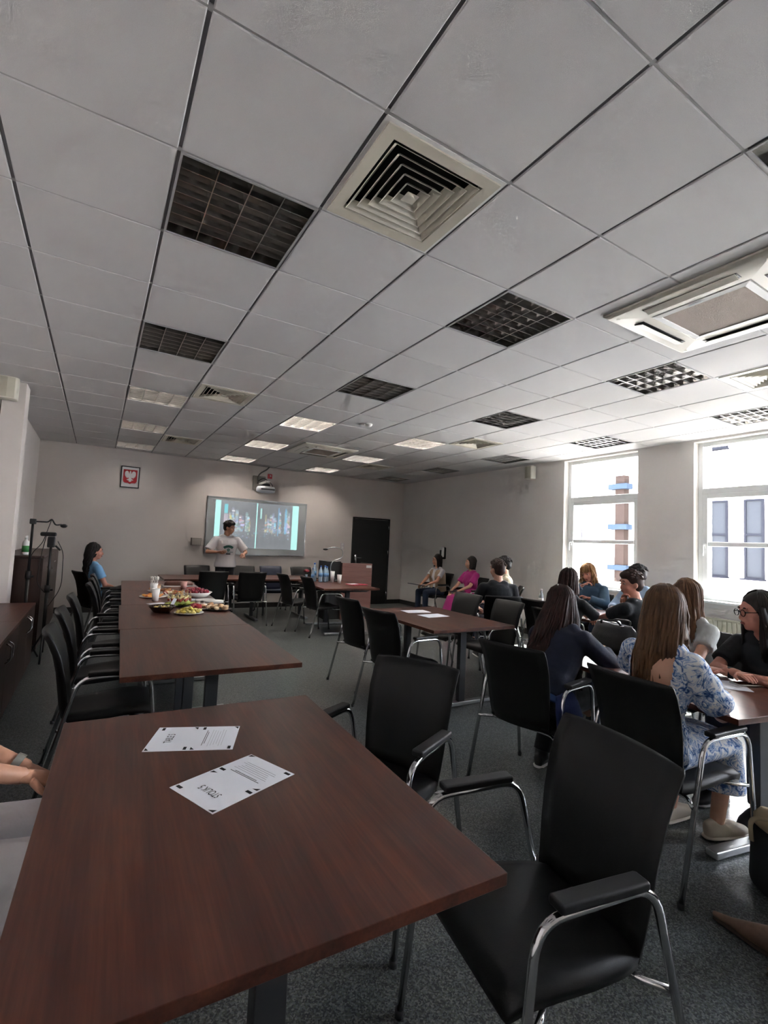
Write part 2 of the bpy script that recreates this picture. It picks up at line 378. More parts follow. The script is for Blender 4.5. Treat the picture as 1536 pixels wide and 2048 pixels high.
# ------------------------------------------------------------------ ceiling
ceil = struct(MB().box(((X0+X1)/2, (Y0+Y1)/2, CEIL+0.17), (X1-X0+0.2, Y1-Y0+0.2, 0.02)).build('ceiling', DARKV), 'suspended ceiling of square white tiles in a metal grid')
LIGHTS = [(a, b) for a in (0, 3, 6, 9) for b in (-5, -2, 1, 4, 7, 10, 13)]
DIFFS = [(1, 0), (1, 6), (1, 11), (7, 0), (7, 6), (7, 11)]
skip = set(LIGHTS) | set(DIFFS)
tproto = None
def tile_mesh(w, l):
    m = MB(); c = 0.004; z = 0.0
    r0 = [(-w/2, -l/2), (w/2, -l/2), (w/2, l/2), (-w/2, l/2)]; r1 = [(-w/2+c, -l/2+c), (w/2-c, -l/2+c), (w/2-c, l/2-c), (-w/2+c, l/2-c)]
    m.rings([[(x, y, 0.018) for x, y in r0], [(x, y, 0.004) for x, y in r0], [(x, y, 0.0) for x, y in r1]])
    return m
for a in range(-2, 11):
    for b in range(-6, 15):
        if (a, b) in skip: continue
        xa, xb = max(a*0.6+0.007, X0+0.001), min(a*0.6+0.593, X1-0.001); ya, yb = max(b*0.6+0.0035, Y0+0.001), min(b*0.6+0.5965, Y1-0.001)
        if xb-xa < 0.02 or yb-ya < 0.02: continue
        full = xb-xa > 0.58 and yb-ya > 0.58
        if full and tproto is not None:
            share(tproto, 'ceiling_tile', ((xa+xb)/2, (ya+yb)/2, CEIL)); continue
        o = tile_mesh(xb-xa, yb-ya).build('ceiling_tile', TILE, ceil, loc=((xa+xb)/2, (ya+yb)/2, CEIL))
        if full: tproto = o
for a in range(-1, 11):
    MB().box((a*0.6, (Y0+Y1)/2, CEIL+0.013), (0.030, Y1-Y0, 0.012)).build('main_runner', RUNNER, ceil)
for b in range(-5, 15):
    MB().box(((X0+X1)/2, b*0.6, CEIL+0.008), (X1-X0, 0.022, 0.009)).build('cross_tee', TEE, ceil)

def make_light():
    r = empty('ceiling_light', (0, 0, 0)); w = 0.592; z = CEIL
    hs = MB(); hs.box((0, 0, 0.095), (w-0.02, w-0.02, 0.004))
    for sx, sy, dx, dy in ((1, 0, 0.003, w-0.02), (-1, 0, 0.003, w-0.02), (0, 1, w-0.02, 0.003), (0, -1, w-0.02, 0.003)):
        hs.box((sx*(w/2-0.011), sy*(w/2-0.011), 0.05), (dx, dy, 0.095))
    hs.build('housing', MIRROR, r)
    fr = MB()
    for sx, sy in ((1, 0), (-1, 0)): fr.box((sx*(w/2-0.006), 0, 0.0), (0.010, w, 0.006))
    for sy in (1, -1): fr.box((0, sy*(w/2-0.006), 0.0), (w-0.02, 0.010, 0.006))
    fr.build('rim', TEE, r)
    # longitudinal dividers (along y) and cross blades (along x): thin parabolic wedges
    dv = None; L = w-0.024
    for k in range(3):
        x = (k-1)*L/4
        if dv is None:
            prof = [(-0.013, 0.055), (-0.005, 0.03), (-0.0022, 0.002), (0.0022, 0.002), (0.005, 0.03), (0.013, 0.055)]
            m = MB(); m.rings([[(px, -L/2, pz) for px, pz in prof], [(px, L/2, pz) for px, pz in prof]]); dv = m.build('divider', MIRROR, r, loc=(x, 0, 0)); pr_ = prof
        else: share(dv, 'divider', (x, 0, 0))
    bl = None
    for k in range(6):
        y = -L/2+L*(k+1)/7
        if bl is None:
            prof = [(-0.012, 0.05), (-0.0045, 0.028), (-0.002, 0.003), (0.002, 0.003), (0.0045, 0.028), (0.012, 0.05)]
            m = MB(); m.rings([[(-L/2, py, pz) for py, pz in prof], [(L/2, py, pz) for py, pz in prof]]); bl = m.build('louvre_blade', MIRROR, r, loc=(0, y, 0))
        else: share(bl, 'louvre_blade', (0, y, 0))
    tb = None
    for k in range(4):
        x = -L/2+L*(k+0.5)/4
        if tb is None: tb = MB().tube([(0, -L/2+0.01, 0.072), (0, L/2-0.01, 0.072)], 0.013, 10).build('tube', TUBE, r, smooth=True, loc=(x, 0, 0))
        else: share(tb, 'tube', (x, 0, 0))
    return r
def ordw(i): return ['first', 'second', 'third', 'fourth', 'fifth', 'sixth', 'seventh'][i]
LIT = MB().tube([(0, -0.27, 0.072), (0, 0.27, 0.072)], 0.013, 10).mesh('tube_lit', True); LIT.materials.append(mat('lamp_tube_lit', 'fff8f0', 0.4, emit='fff4ea', estr=28.0))
LITW = LIT.copy(); LITW.materials.clear(); LITW.materials.append(mat('lamp_tube_dim', 'fff8f0', 0.4, emit='fff4ea', estr=6.5))
lp = make_light(); ltree = tree_of(lp); first = True
ROWN = {0: 'row by the cabinets', 3: 'second row from the cabinets', 6: 'third row from the cabinets', 9: 'row along the windows'}
for (a, b) in LIGHTS:
    bi = [-5, -2, 1, 4, 7, 10, 13].index(b)
    lab = 'louvred ceiling light, %s from the far wall, %s' % (ordw(6-bi), ROWN[a])
    loc = (a*0.6+0.3, b*0.6+0.3, CEIL)
    if first:
        lp.location = loc; tag(lp, lab, 'ceiling light', 'louvred ceiling lights'); first = False; lo = lp
    else: lo = copy_tree(lp, loc, 0, lab, tree=ltree)
    if b >= 7 and a <= 6:
        for c in kids(lo):
            if c.name.startswith('tube'):
                c.data = LIT if a > 0 else LITW
def make_diffuser():
    r = empty('air_diffuser', (0, 0, 0))
    sq = lambda h, z: [(-h, -h, z), (h, -h, z), (h, h, z), (-h, h, z)]
    m = MB(); m.rings([sq(0.292, 0.012), sq(0.292, 0.0), sq(0.262, 0.0)], False, False); m.build('ceiling_panel', WHITE, r)
    m = MB(); m.rings([sq(0.275, 0.002), sq(0.275, -0.007), sq(0.222, -0.005), sq(0.218, 0.02)], False, False); m.build('frame', DIFF, r)
    MB().box((0, 0, 0.11), (0.45, 0.45, 0.004)).build('plenum', DARKV, r)
    for k in range(5):
        h = 0.212-0.037*k
        m = MB(); m.rings([sq(h, -0.006), sq(h-0.002, -0.006), sq(h-0.029, 0.026), sq(h-0.027, 0.028), sq(h, -0.006)], False, False); m.build('vane', DIFF, r)
    m = MB(); m.rings([sq(0.030, -0.005), sq(0.004, 0.02)]); m.build('centre_cone', DIFF, r)
    return r
dp_ = make_diffuser(); dtree = tree_of(dp_); first = True
DL = {(1, 0): 'square four-way air diffuser overhead, beside the nearest ceiling light', (1, 6): 'square air diffuser halfway along the cabinet side of the ceiling', (1, 11): 'square air diffuser above the projector side near the crest', (7, 0): 'square air diffuser beside the large air conditioner cassette', (7, 6): 'square air diffuser halfway along the window side of the ceiling', (7, 11): 'square air diffuser in the ceiling before the black door'}
for (a, b) in DIFFS:
    loc = (a*0.6+0.3, b*0.6+0.3, CEIL)
    if first: dp_.location = loc; tag(dp_, DL[(a, b)], 'air vent', 'square air diffusers'); first = False
    else: copy_tree(dp_, loc, 0, DL[(a, b)], tree=dtree)
def make_ac():
    r = empty('ceiling_air_conditioner', (0, 0, 0)); sq = lambda h, z: [(-h, -h, z), (h, -h, z), (h, h, z), (-h, h, z)]
    m = MB(); m.rings([sq(0.465, -0.001), sq(0.465, -0.012), sq(0.44, -0.026), sq(0.27, -0.03), sq(0.262, -0.022)], True, True); m.build('panel', CREAM, r, bevel=0.003)
    m = MB(); m.rings([sq(0.262, -0.023), sq(0.262, -0.033), sq(0.225, -0.037), sq(0.222, -0.03)], False, False); m.build('grille_frame', WHITE, r)
    MB().box((0, 0, -0.029), (0.46, 0.46, 0.006)).build('filter_grille', FILTER, r)
    for k in range(4):
        q = Matrix.Rotation(k*PI/2, 3, 'Z')
        MB().box(q @ Vector((0, 0.355, -0.0285)), (0.50, 0.062, 0.004) if k % 2 == 0 else (0.062, 0.50, 0.004)).build('air_slot', BLACKP, r)
        rot = q @ Matrix.Rotation(R(14), 3, 'X')
        MB().box(q @ Vector((0, 0.362, -0.036)), (0.485, 0.05, 0.004), rot=rot).build('flap', CREAM, r)
        MB().tube([q @ Vector((0.40, 0.40, -0.0305)), q @ Vector((0.40, 0.40, -0.0325))], 0.012, 8).build('screw_cover', CREAM, r)
    MB().box((-0.245, 0.02, -0.0375), (0.010, 0.07, 0.001)).build('badge', INKG, r)
    return r
ac = make_ac(); act = tree_of(ac); ac.location = (2.98, 0.01, CEIL); tag(ac, 'large square air conditioner cassette overhead near the windows', 'air conditioner', 'ceiling cassettes')
copy_tree(ac, (2.98, 6.05, CEIL), 0, 'square air conditioner cassette far off in front of the projector', tree=act)
tag(MB().lathe([(0.05, 0), (0.05, -0.015), (0.035, -0.035), (0.0, -0.037)], 16).build('smoke_detector', WHITE, smooth=True, loc=(2.71, 3.93, CEIL)), 'small white round detector on the ceiling before the far cassette', 'detector')

# ------------------------------------------------------------------ outside
fac = struct(MB().box((14.2, 8.0, 3.0), (0.4, 22.0, 12.0)).build('exterior_facade', FACADE), 'pale rendered building across the courtyard')
struct(MB().box((10.6, 5.0, -3.1), (7.6, 30.0, 0.2)).build('exterior_ground', mat('paving_pale', 'b9b6ae', 0.9)), 'pale courtyard paving below the windows')
FWIN = mat('dark_window_frame', '131418', 1.0, spec=0.0); FGL = mat('facade_glass', '1d1f22', 0.9, spec=0.0)
k = 0
for zc in (2.0, 5.4, -1.4):
    for j in range(9):
        yc = 4.95-0.80*j
        if zc != 2.0 and j % 2: continue
        o = empty('facade_window', (14.0, yc, zc)); o.parent = fac
        fr = MB()
        fr.box((-0.02, 0.19, 0), (0.06, 0.05, 2.0)).box((-0.02, -0.19, 0), (0.06, 0.05, 2.0)).box((-0.02, 0, 0.98), (0.06, 0.33, 0.05)).box((-0.02, 0, -0.98), (0.06, 0.33, 0.05)).box((-0.02, 0, 0.1), (0.06, 0.33, 0.05))
        fr.build('frame', FWIN, o); MB().box((0.0, 0, 0), (0.03, 0.36, 1.96)).build('pane', FGL, o); MB().box((-0.12, 0, -1.02), (0.2, 0.5, 0.04)).build('sill', FWIN, o)
cl = empty('facade_bay', (13.75, 7.55, 0)); cl.parent = fac
MB().box((0, 0, 0.8), (0.25, 0.30, 6.2)).build('post', mat('brown_cladding', '1e1917', 1.0, spec=0.0), cl)
for z in (3.55, 2.3, 1.05, -0.2): MB().box((-0.1, 0.0, z), (0.3, 0.62, 0.16)).build('louvre', mat('grey_blue_louvre', '1c232c', 1.0, spec=0.0), cl)
MB().box((13.9, 9.2, 0.8), (0.25, 0.12, 6.4)).build('corner_shade', mat('corner_shade_grey', '22242a', 1.0, spec=0.0), fac)  # dark strip standing in for the shading at the facade corner
# ------------------------------------------------------------------ chairs (front = local +x)
def pad_shell(rows, th, cols=9):
    """rows: list of (centre(x,z), half width, curve depth(x shift at edges), normal(x,z)); a padded curved panel"""
    m = MB(); rings = []
    for (cx, cz), hw, cur, (nx, nz), t in rows:
        ring = []
        us = [-1+2*i/(cols-1) for i in range(cols)]
        for u in us:
            tt = t*0.5*(1-abs(u)**6*0.75); ring.append((cx+cur*u*u+nx*tt, u*hw, cz+nz*tt))
        for u in reversed(us):
            tt = t*0.5*(1-abs(u)**6*0.75); ring.append((cx+cur*u*u-nx*tt, u*hw, cz-nz*tt))
        rings.append(ring)
    m.rings(rings); return m
def make_chair(up=LEATHER):
    r = empty('conference_chair', (0, 0, 0))
    rows = []
    prof = [(-0.205, 0.405, 0.195), (-0.217, 0.47, 0.203), (-0.228, 0.55, 0.211), (-0.243, 0.65, 0.218), (-0.266, 0.75, 0.224), (-0.298, 0.83, 0.228), (-0.325, 0.878, 0.229), (-0.333, 0.89, 0.224)]
    for i, (x, z, hw) in enumerate(prof):
        a = prof[max(i-1, 0)]; b = prof[min(i+1, len(prof)-1)]; tx, tz = b[0]-a[0], b[1]-a[1]; l = math.hypot(tx, tz)
        rows.append(((x, z), hw, 0.035, (tz/l, -tx/l), 0.034 if i < len(prof)-1 else 0.016))
    bm = pad_shell(rows, 0.034); bm.build('backrest', up, r, smooth=True)
    rows = []
    prof = [(0.252, 0.425, 0.205), (0.247, 0.447, 0.222), (0.20, 0.462, 0.228), (0.10, 0.462, 0.229), (0.0, 0.455, 0.226), (-0.10, 0.446, 0.214), (-0.165, 0.440, 0.200), (-0.195, 0.438, 0.188)]
    sb = MB(); rings = []
    for i, (x, z, hw) in enumerate(prof):
        t = 0.05 if 0 < i < len(prof)-1 else 0.026
        ring = [(x, u*hw, z - 0.012*(1-u*u) - (0.018 if abs(u) > 0.97 else 0)) for u in [-1+k/5 for k in range(11)]] + [(x, u*hw*0.97, z-t) for u in [1-k/5 for k in range(11)]]
        rings.append(ring)
    sb.rings(rings); sb.build('seat', up, r, smooth=True)
    fr = None
    for s in (1, -1):
        path = fillet([(0.285, s*0.272, 0.012), (0.215, s*0.268, 0.645), (-0.135, s*0.268, 0.655), (-0.305, s*0.272, 0.012)], [0.075, 0.075], 6)
        f_ = MB().tube(path, 0.0115, 10).build('side_frame', CHROME, r, smooth=True)
        for x in (0.2865, -0.3075):
            MB().tube([(x, s*0.272, 0.0), (x-0.002*s*0, s*0.272, 0.022)], 0.0145, 8).build('foot_cap', BLACKP, f_, smooth=True)
        MB().box((0.035, s*0.268, 0.674), (0.265, 0.05, 0.024)).build('armrest', BLACKP, r, bevel=0.008)
    for x, z in ((0.13, 0.40), (-0.15, 0.385)):
        MB().tube(fillet([(x+0.09 if x > 0 else x-0.07, -0.268, z-0.0), (x, -0.20, z), (x, 0.20, z), (x+0.09 if x > 0 else x-0.07, 0.268, z)], 0.03), 0.009, 8).build('crossbar', CHROME, r, smooth=True)
    return r
chair = make_chair(); ctree = tree_of(chair); CH_USED = [False]
GC = 'black conference chairs'
def put_chair(x, y, deg, label):
    if not CH_USED[0]:
        CH_USED[0] = True; chair.location = (x, y, 0); chair.rotation_euler = (0, 0, R(deg)); tag(chair, label, 'chair', GC); return chair
    return copy_tree(chair, (x, y, 0), R(deg), label, tree=ctree)
CHAIRS = [
 (0.975, -0.415, 170, 'largest black armchair in front, pulled up beside the bare near table'),
 (0.955, 0.43, 206, 'black armchair at the far corner of the near table, behind the largest chair'),
 (2.295, 0.765, 11, 'black armchair holding the woman in the dark denim jacket'),
 (2.35, -0.02, -4, 'black armchair holding the woman in the blue floral dress'),
 (2.36, 3.06, 5, 'empty black armchair on the far left of the paper-strewn middle table'),
 (2.235, 2.235, 9, 'empty black armchair on the near left of the paper-strewn middle table'),
 (1.49, 6.92, 90, 'empty black armchair with its back to us at the head table, beside the food'),
 (2.10, 6.85, 90, 'empty black armchair with its back to us at the head table, right of its twin'),
 (2.78, 6.27, 4, 'empty black armchair facing the bottle table, the farther of two'),
 (2.96, 5.66, 2, 'empty black armchair facing the bottle table, the nearer of two'),
 (1.48, 7.86, 270, 'empty black chair against the far wall, left of the presenter'),
 (2.35, 7.90, 270, 'empty black chair against the far wall, just right of the presenter'),
 (3.54, 7.86, 270, 'empty black chair against the far wall, beneath the board corner by the bottles'),
 (3.50, 3.12, 183, 'empty black armchair right of the middle table, the farther of two'),
 (3.50, 2.47, 177, 'empty black armchair right of the middle table, the nearer of two'),
 (4.25, 3.12, 62, 'black armchair holding the dark-shirted man seen from behind'),
 (5.30, 4.10, 140, 'black armchair holding the man in the cream shirt'),
 (5.98, 6.68, 184, 'black armchair holding the woman with the beige vest'),
 (5.90, 5.55, 180, 'black armchair holding the woman in magenta'),
 (4.52, 2.48, 4, 'empty black chair at the window-side table, beside the long brown hair'),
 (4.00, 1.86, 8, 'black armchair holding the dark-haired woman at the window-side table'),
 (5.72, 2.83, 200, 'black armchair holding the blonde woman by the window'),
 (4.24, 1.20, 92, 'black armchair holding the man resting his chin on his hand'),
 (5.74, 2.16, 176, 'black armchair holding the man in the pale blue shirt'),
 (3.72, 0.50, 162, 'black armchair holding the woman in the grey T-shirt'),
 (3.60, -0.10, 174, 'black armchair holding the woman with dark glasses'),
 (-0.06, 1.98, 0, 'empty black armchair along the cabinet side of the food tables, nearest of its row'),
 (-0.05, 2.74, 0, 'empty black armchair along the cabinet side of the food tables, second nearest'),
 (-0.02, 3.60, 0, 'empty black armchair along the cabinet side of the food tables, third nearest'),
 (0.10, 4.66, 0, 'empty black armchair along the cabinet side of the food tables, fourth nearest'),
 (0.12, 5.28, 0, 'empty black armchair along the cabinet side of the food tables, fifth nearest'),
 (0.13, 5.89, 0, 'empty black armchair along the cabinet side of the food tables, last before the blue-shirted woman'),
 (-0.08, 6.55, 22, 'black armchair holding the woman in the light blue shirt'),
 (-0.72, 0.42, 0, 'black armchair at the picture edge holding the person in white trousers'),
 (2.02, -1.22, 88, 'black armchair beyond the picture edge holding the person in tan shoes'),
]
for c in CHAIRS: put_chair(*c)
nv = make_chair(NAVYUP); nv.name = 'navy_chair'; nv.location = (2.945, 8.02, 0); nv.rotation_euler = (0, 0, R(270))
tag(nv, 'navy blue chair among the black ones against the far wall', 'chair')

# ------------------------------------------------------------------ tables (length along local y)
def make_table(name, loc, deg, label, L=1.33, Wd=0.945, group='walnut conference tables', grain=None):
    r = empty(name, loc, R(deg), label, 'table', group)
    MB().box((0, 0, 0.726), (Wd, L, 0.028)).build('table_top', TABLE, r, bevel=0.002)
    for s in (-1, 1):
        y = s*(L/2-0.20)
        MB().box((0, y, 0.37), (0.07, 0.05, 0.66)).build('leg_column', GREYM, r, bevel=0.004)
        b = MB(); hw = Wd/2-0.10
        b.prism([(-hw, 0.712), (-hw+0.0, 0.690), (-hw+0.05, 0.668), (hw-0.05, 0.668), (hw, 0.690), (hw, 0.712)], 0.045, Matrix(((1, 0, 0, 0), (0, 0, -1, y+0.0225), (0, 1, 0, 0), (0, 0, 0, 1))))
        b.build('support_beam', GREYM, r)
        MB().box((0, y, 0.022), (Wd-0.22, 0.06, 0.036)).build('foot_bar', STEEL, r, bevel=0.008)
    MB().box((0, 0, 0.66), (0.04, L-0.45, 0.05)).build('stretcher', BLACKM, r)
    return r
make_table('conference_table', (0.222, 0.085, 0), -2.1, 'bare brown table in the near foreground with two leaflets on it')
make_table('conference_table', (0.472, 1.975, 0), -2.1, 'empty end table of the food row, right behind the leaflet table')
make_table('conference_table', (0.512, 3.31, 0), -2.1, 'second table of the food row, with pineapple and pastries at its far end')
make_table('conference_table', (0.580, 4.645, 0), -2.1, 'third table of the food row, with skewers and raspberries')
make_table('conference_table', (0.632, 5.98, 0), -2.1, 'farthest table of the food row, with the dark cake')
make_table('conference_table', (2.83, 2.565, 0), -1.0, 'middle table with two white sheets, between four empty chairs')
make_table('conference_table', (2.95, 0.235, 0), -10, 'table with the handbag and phone where the floral woman sits')
make_table('conference_table', (4.95, 2.27, 0), -6, 'table by the windows where the blonde woman sits')
make_table('conference_table', (3.34, 5.93, 0), -4, 'table with water bottles and cups beside the lectern')
make_table('conference_table', (1.46, 7.38, 0), 90, 'head table before the presenter, farther from the lectern', L=1.33)
make_table('conference_table', (2.80, 7.38, 0), 90, 'head table before the far wall, nearer the lectern', L=1.33)

# ------------------------------------------------------------------ leaflets
def leaflet(loc, deg, title, label):
    r = empty('leaflet', loc, R(deg), label, 'leaflet', 'table leaflets'); w, h = 0.206, 0.288
    MB().box((0, 0, 0.0006), (w, h, 0.0008)).build('sheet', PAPER, r)
    me = text_mesh(title, 0.030); t = link('lettering', me, INK, r, loc=(0, 0.082, 0.0014), fix=False); t.scale = (0.72, 1.15, 1)
    k = MB()
    for y0, y1 in ((0.0, h/2), (-h/2, 0.0)):
        for sx, yy in ((1, y1-0.020), (-1, y0+0.014)): k.box((sx*(w/2-0.018), yy, 0.0012), (0.022, 0.010, 0.0004))
        for sx, yy, d in ((-1, y1-0.004, -1), (1, y0+0.004, 1)):
            x = sx*(w/2-0.006); k.add([(x, yy, 0.0013), (x-sx*0.020, yy, 0.0013), (x, yy+d*0.014, 0.0013)], [(0, 1, 2)])
    k.build('corner_mark', INK, r)
    for j in range(2): MB().box((0.0, -0.035-0.006*j, 0.0012), (0.13-0.03*j, 0.0018, 0.0003)).build('heading_line', INK, r)
    for j in range(6): MB().box((0.0, -0.055-0.009*j, 0.0012), (0.145-0.012*((j*5) % 4), 0.0012, 0.0003)).build('text_line', INKG, r)
    return r
TZ = 0.740
leaflet((0.178, 0.432, TZ), 69, 'TABLE 5', 'white leaflet on the near table reading TABLE 5')
leaflet((0.230, 0.070, TZ), 113, 'STOLIK 5', 'white leaflet on the near table reading STOLIK 5')
for x, y, dg, lb in ((2.86, 2.92, 84, 'white sheet on the middle table, the farther of two'), (2.87, 2.615, 94, 'white sheet on the middle table, the nearer of two')):
    tag(MB().box((0, 0, 0.0006), (0.195, 0.285, 0.001)).build('paper_sheet', PAPER, loc=(x, y, TZ), rz=R(dg)), lb, 'paper', 'papers on the middle table')
tag(MB().box((0, 0, 0.0006), (0.21, 0.297, 0.001)).build('paper_sheet', PAPER, loc=(4.78, 2.06, TZ), rz=R(60)), 'white sheet on the table by the blonde woman', 'paper', 'papers by the windows')
tag(MB().box((0, 0, 0.0006), (0.21, 0.297, 0.001)).build('paper_sheet', PAPER, loc=(2.96, 0.02, TZ), rz=R(40)), 'white sheet half hidden behind the floral sleeve', 'paper')

# ------------------------------------------------------------------ far wall items
b = empty('projection_board', (1.698, Y1, 1.10), 0, 'white board on the far wall showing a projected night city street', 'board')
bw, bh = 2.095, 1.155
MB().box((bw/2, -0.010, bh/2), (bw, 0.018, bh)).build('board_surface', mat('board_grey_white', 'b2b9bb', 0.35), b)
f_ = MB().box((bw/2, -0.013, 0.008), (bw+0.03, 0.028, 0.02)).box((bw/2, -0.013, bh-0.004), (bw+0.03, 0.028, 0.02)).box((-0.004, -0.013, bh/2), (0.02, 0.028, bh)).box((bw+0.004, -0.013, bh/2), (0.02, 0.028, bh)); f_.build('board_frame', STEEL, b)
MB().box((bw/2, -0.04, -0.012), (0.5, 0.07, 0.012)).build('pen_tray', STEEL, b)
NX, NY = 150, 82; rs = np.random.RandomState(5); img = np.zeros((NY, NX, 3)); yy = np.linspace(0, 1, NY)[:, None]; xx = np.linspace(0, 1, NX)[None, :]
img[:] = (0.40, 0.42, 0.44)
img *= (1-0.12*np.exp(-((xx-0.45)**2/0.05+(yy-0.75)**2/0.06)))[:, :, None]
def rect(x0, x1, y0, y1, c, a=0.8):
    i0, i1, j0, j1 = int(y0*NY), max(int(y1*NY), int(y0*NY)+1), int(x0*NX), max(int(x1*NX), int(x0*NX)+1)
    img[i0:i1, j0:j1] = img[i0:i1, j0:j1]*(1-a)+np.array(c)*a
PALT = [(.62, .75, .80), (.75, .62, .66), (.78, .76, .50), (.45, .74, .85), (.66, .66, .85), (.80, .58, .52), (.60, .80, .72), (.86, .88, .86), (.5, .58, .74)]
for k in range(34):                                   # towers left and right of the street
    side = rs.rand(); x = (0.09+0.36*side**1.2) if k % 2 else (0.55+0.33*(1-side**1.2)); hgt = 0.35+0.6*rs.rand()*(1-1.2*abs(0.5-abs(x-0.5)-0.1))
    w = 0.012+0.02*rs.rand(); rect(x, x+w, 0.36, min(0.36+abs(hgt)*0.6, 0.93), PALT[rs.randint(9)], 0.45)
    for q in range(9):
        y = 0.38+0.5*rs.rand()*abs(hgt); rect(x, x+w*(0.5+0.8*rs.rand()), y, y+0.015+0.03*rs.rand(), np.array(PALT[rs.randint(9)])*(0.6+0.6*rs.rand()), 0.75)
for k in range(150):
    x = 0.08+0.8*rs.rand(); y = 0.20+0.28*rs.rand(); rect(x, x+0.006+0.012*rs.rand(), y, y+0.012+0.02*rs.rand(), np.array(PALT[rs.randint(9)])*(0.6+0.65*rs.rand()), 0.65)
for k in range(90):
    x = 0.12+0.74*rs.rand(); rect(x, x+0.012, 0.06+0.1*rs.rand(), 0.2+0.18*rs.rand(), (.34, .36, .38), 0.3)
rect(0.105, 0.145, 0.74, 0.93, (.35, .80, .85), .85); rect(0.10, 0.15, 0.45, 0.72, (.80, .74, .80), .6); rect(0.83, 0.85, 0.35, 0.92, (.35, .66, .85), .7); rect(0.845, 0.87, 0.40, 0.60, (.62, .6, .85), .6)
rect(0.74, 0.755, 0.3, 0.93, (.36, .66, .85), .7); rect(0.525, 0.54, 0.66, 0.9, (.65, .9, .87), .8); rect(0.17, 0.19, 0.62, 0.7, (.86, .84, .4), .7)
WB = (.66, .93, .90)
rect(0.0, 0.062, 0, 1, WB, 1); rect(0.925, 1.0, 0, 1, WB, 1); rect(0.475, 0.492, 0, 1, WB, 1)
img[:, int(0.062*NX):int(0.925*NX)] *= 1.0
pv = []; pf = []
pw, ph = 1.775, 0.965; px, pz = 0.148, 0.130
for j in range(NY+1):
    for i in range(NX+1): pv.append((px+pw*i/NX, -0.0205, pz+ph*j/NY))
for j in range(NY):
    for i in range(NX): q = j*(NX+1)+i; pf.append((q, q+1, q+NX+2, q+NX+1))
pm = bpy.data.meshes.new('projected_picture'); pm.from_pydata(pv, [], pf)
ca = pm.color_attributes.new('Col', 'FLOAT_COLOR', 'CORNER')
cc = np.ones((len(pf), 4, 4), np.float32); cc[:, :, :3] = (img.reshape(-1, 3)**1.9)[:, None, :]; ca.data.foreach_set('color', cc.ravel())
pm.materials.append(mat_attr('projected_light', 0.20)); link('projected_picture', pm, None, b, fix=False)

e = empty('framed_emblem', (0.125, Y1, 2.28), 0, 'framed white eagle on a red shield hanging on the far wall', 'picture'); ew, eh = 0.312, 0.40
MB().box((ew/2, -0.008, eh/2), (ew-0.02, 0.012, eh-0.02)).build('mount', mat('mount_white', 'dcdcde', 0.6), e)
f_ = MB().box((0.008, -0.012, eh/2), (0.016, 0.024, eh)).box((ew-0.008, -0.012, eh/2), (0.016, 0.024, eh)).box((ew/2, -0.012, 0.008), (ew-0.032, 0.024, 0.016)).box((ew/2, -0.012, eh-0.008), (ew-0.032, 0.024, 0.016)); f_.build('frame', mat('frame_black', '1b1b22', 0.4), e)
FX = lambda yo: Matrix(((1, 0, 0, ew/2), (0, 0, 1, yo), (0, 1, 0, eh/2+0.01), (0, 0, 0, 1)))
RED = mat('heraldic_red', 'b02530', 0.6)
sh = [(-0.115, 0.13), (0.115, 0.13), (0.115, -0.075), (0.105, -0.105), (0.085, -0.12), (0.03, -0.122), (0.0, -0.138), (-0.03, -0.122), (-0.085, -0.12), (-0.105, -0.105), (-0.115, -0.075)]
MB().prism(sh, 0.002, FX(-0.0165)).build('shield', RED, e)
eg = MB()
half = [(0.0, 0.118), (0.014, 0.112), (0.012, 0.10), (0.022, 0.092), (0.014, 0.078), (0.016, 0.06), (0.030, 0.075), (0.036, 0.10), (0.055, 0.116), (0.078, 0.115), (0.098, 0.098), (0.106, 0.07), (0.104, 0.03), (0.098, -0.01), (0.092, 0.012), (0.086, -0.03), (0.078, -0.004), (0.070, -0.048), (0.060, -0.015), (0.050, -0.055), (0.040, -0.025), (0.028, -0.03), (0.030, -0.058), (0.062, -0.07), (0.066, -0.082), (0.050, -0.078), (0.046, -0.094), (0.034, -0.082), (0.026, -0.075), (0.030, -0.1), (0.018, -0.112), (0.0, -0.122)]
poly = half + [(-x, y) for x, y in reversed(half[1:-1])]
poly = [(x*0.86, y*0.86+0.004) for x, y in poly]; eg.prism(poly, 0.0015, FX(-0.0185)); eg.build('eagle', mat('heraldic_white', 'e2e2e4', 0.6), e)
eg = MB(); eg.prism([(-0.012, 0.118), (-0.014, 0.128), (-0.006, 0.123), (0, 0.130), (0.006, 0.123), (0.014, 0.128), (0.012, 0.118)], 0.001, FX(-0.0195)); eg.build('crown', mat('heraldic_gold', 'c9a85a', 0.4), e)

tb = empty('wall_box', (1.53, Y1, 1.335), 0, 'small grey control box on the far wall left of the board', 'control box')
MB().box((0, -0.02, 0), (0.19, 0.04, 0.14)).build('casing', mat('box_grey', 'a9a49d', 0.5), tb, bevel=0.004); MB().box((-0.098, -0.02, 0), (0.006, 0.042, 0.14)).build('side_trim', mat('trim_dark', '5c5955', 0.5), tb); MB().box((0.0, -0.041, 0.0), (0.15, 0.003, 0.1)).build('cover', mat('box_grey2', 'b5b0a9', 0.5), tb)
s_ = empty('wall_switch', (4.74, Y1, 1.36), 0, 'pale double light switch between board and black door', 'switch')
MB().box((0, -0.006, 0), (0.09, 0.012, 0.15)).build('plate', mat('switch_plate', 'c9bfc6', 0.4), s_, bevel=0.003)
for z in (-0.035, 0.035): MB().box((0, -0.014, z), (0.055, 0.006, 0.055)).build('rocker', WHITE, s_, bevel=0.002)
fs = empty('fire_sign', (2.93, Y1, 2.79), 0, 'small red square safety sign above the projector', 'sign')
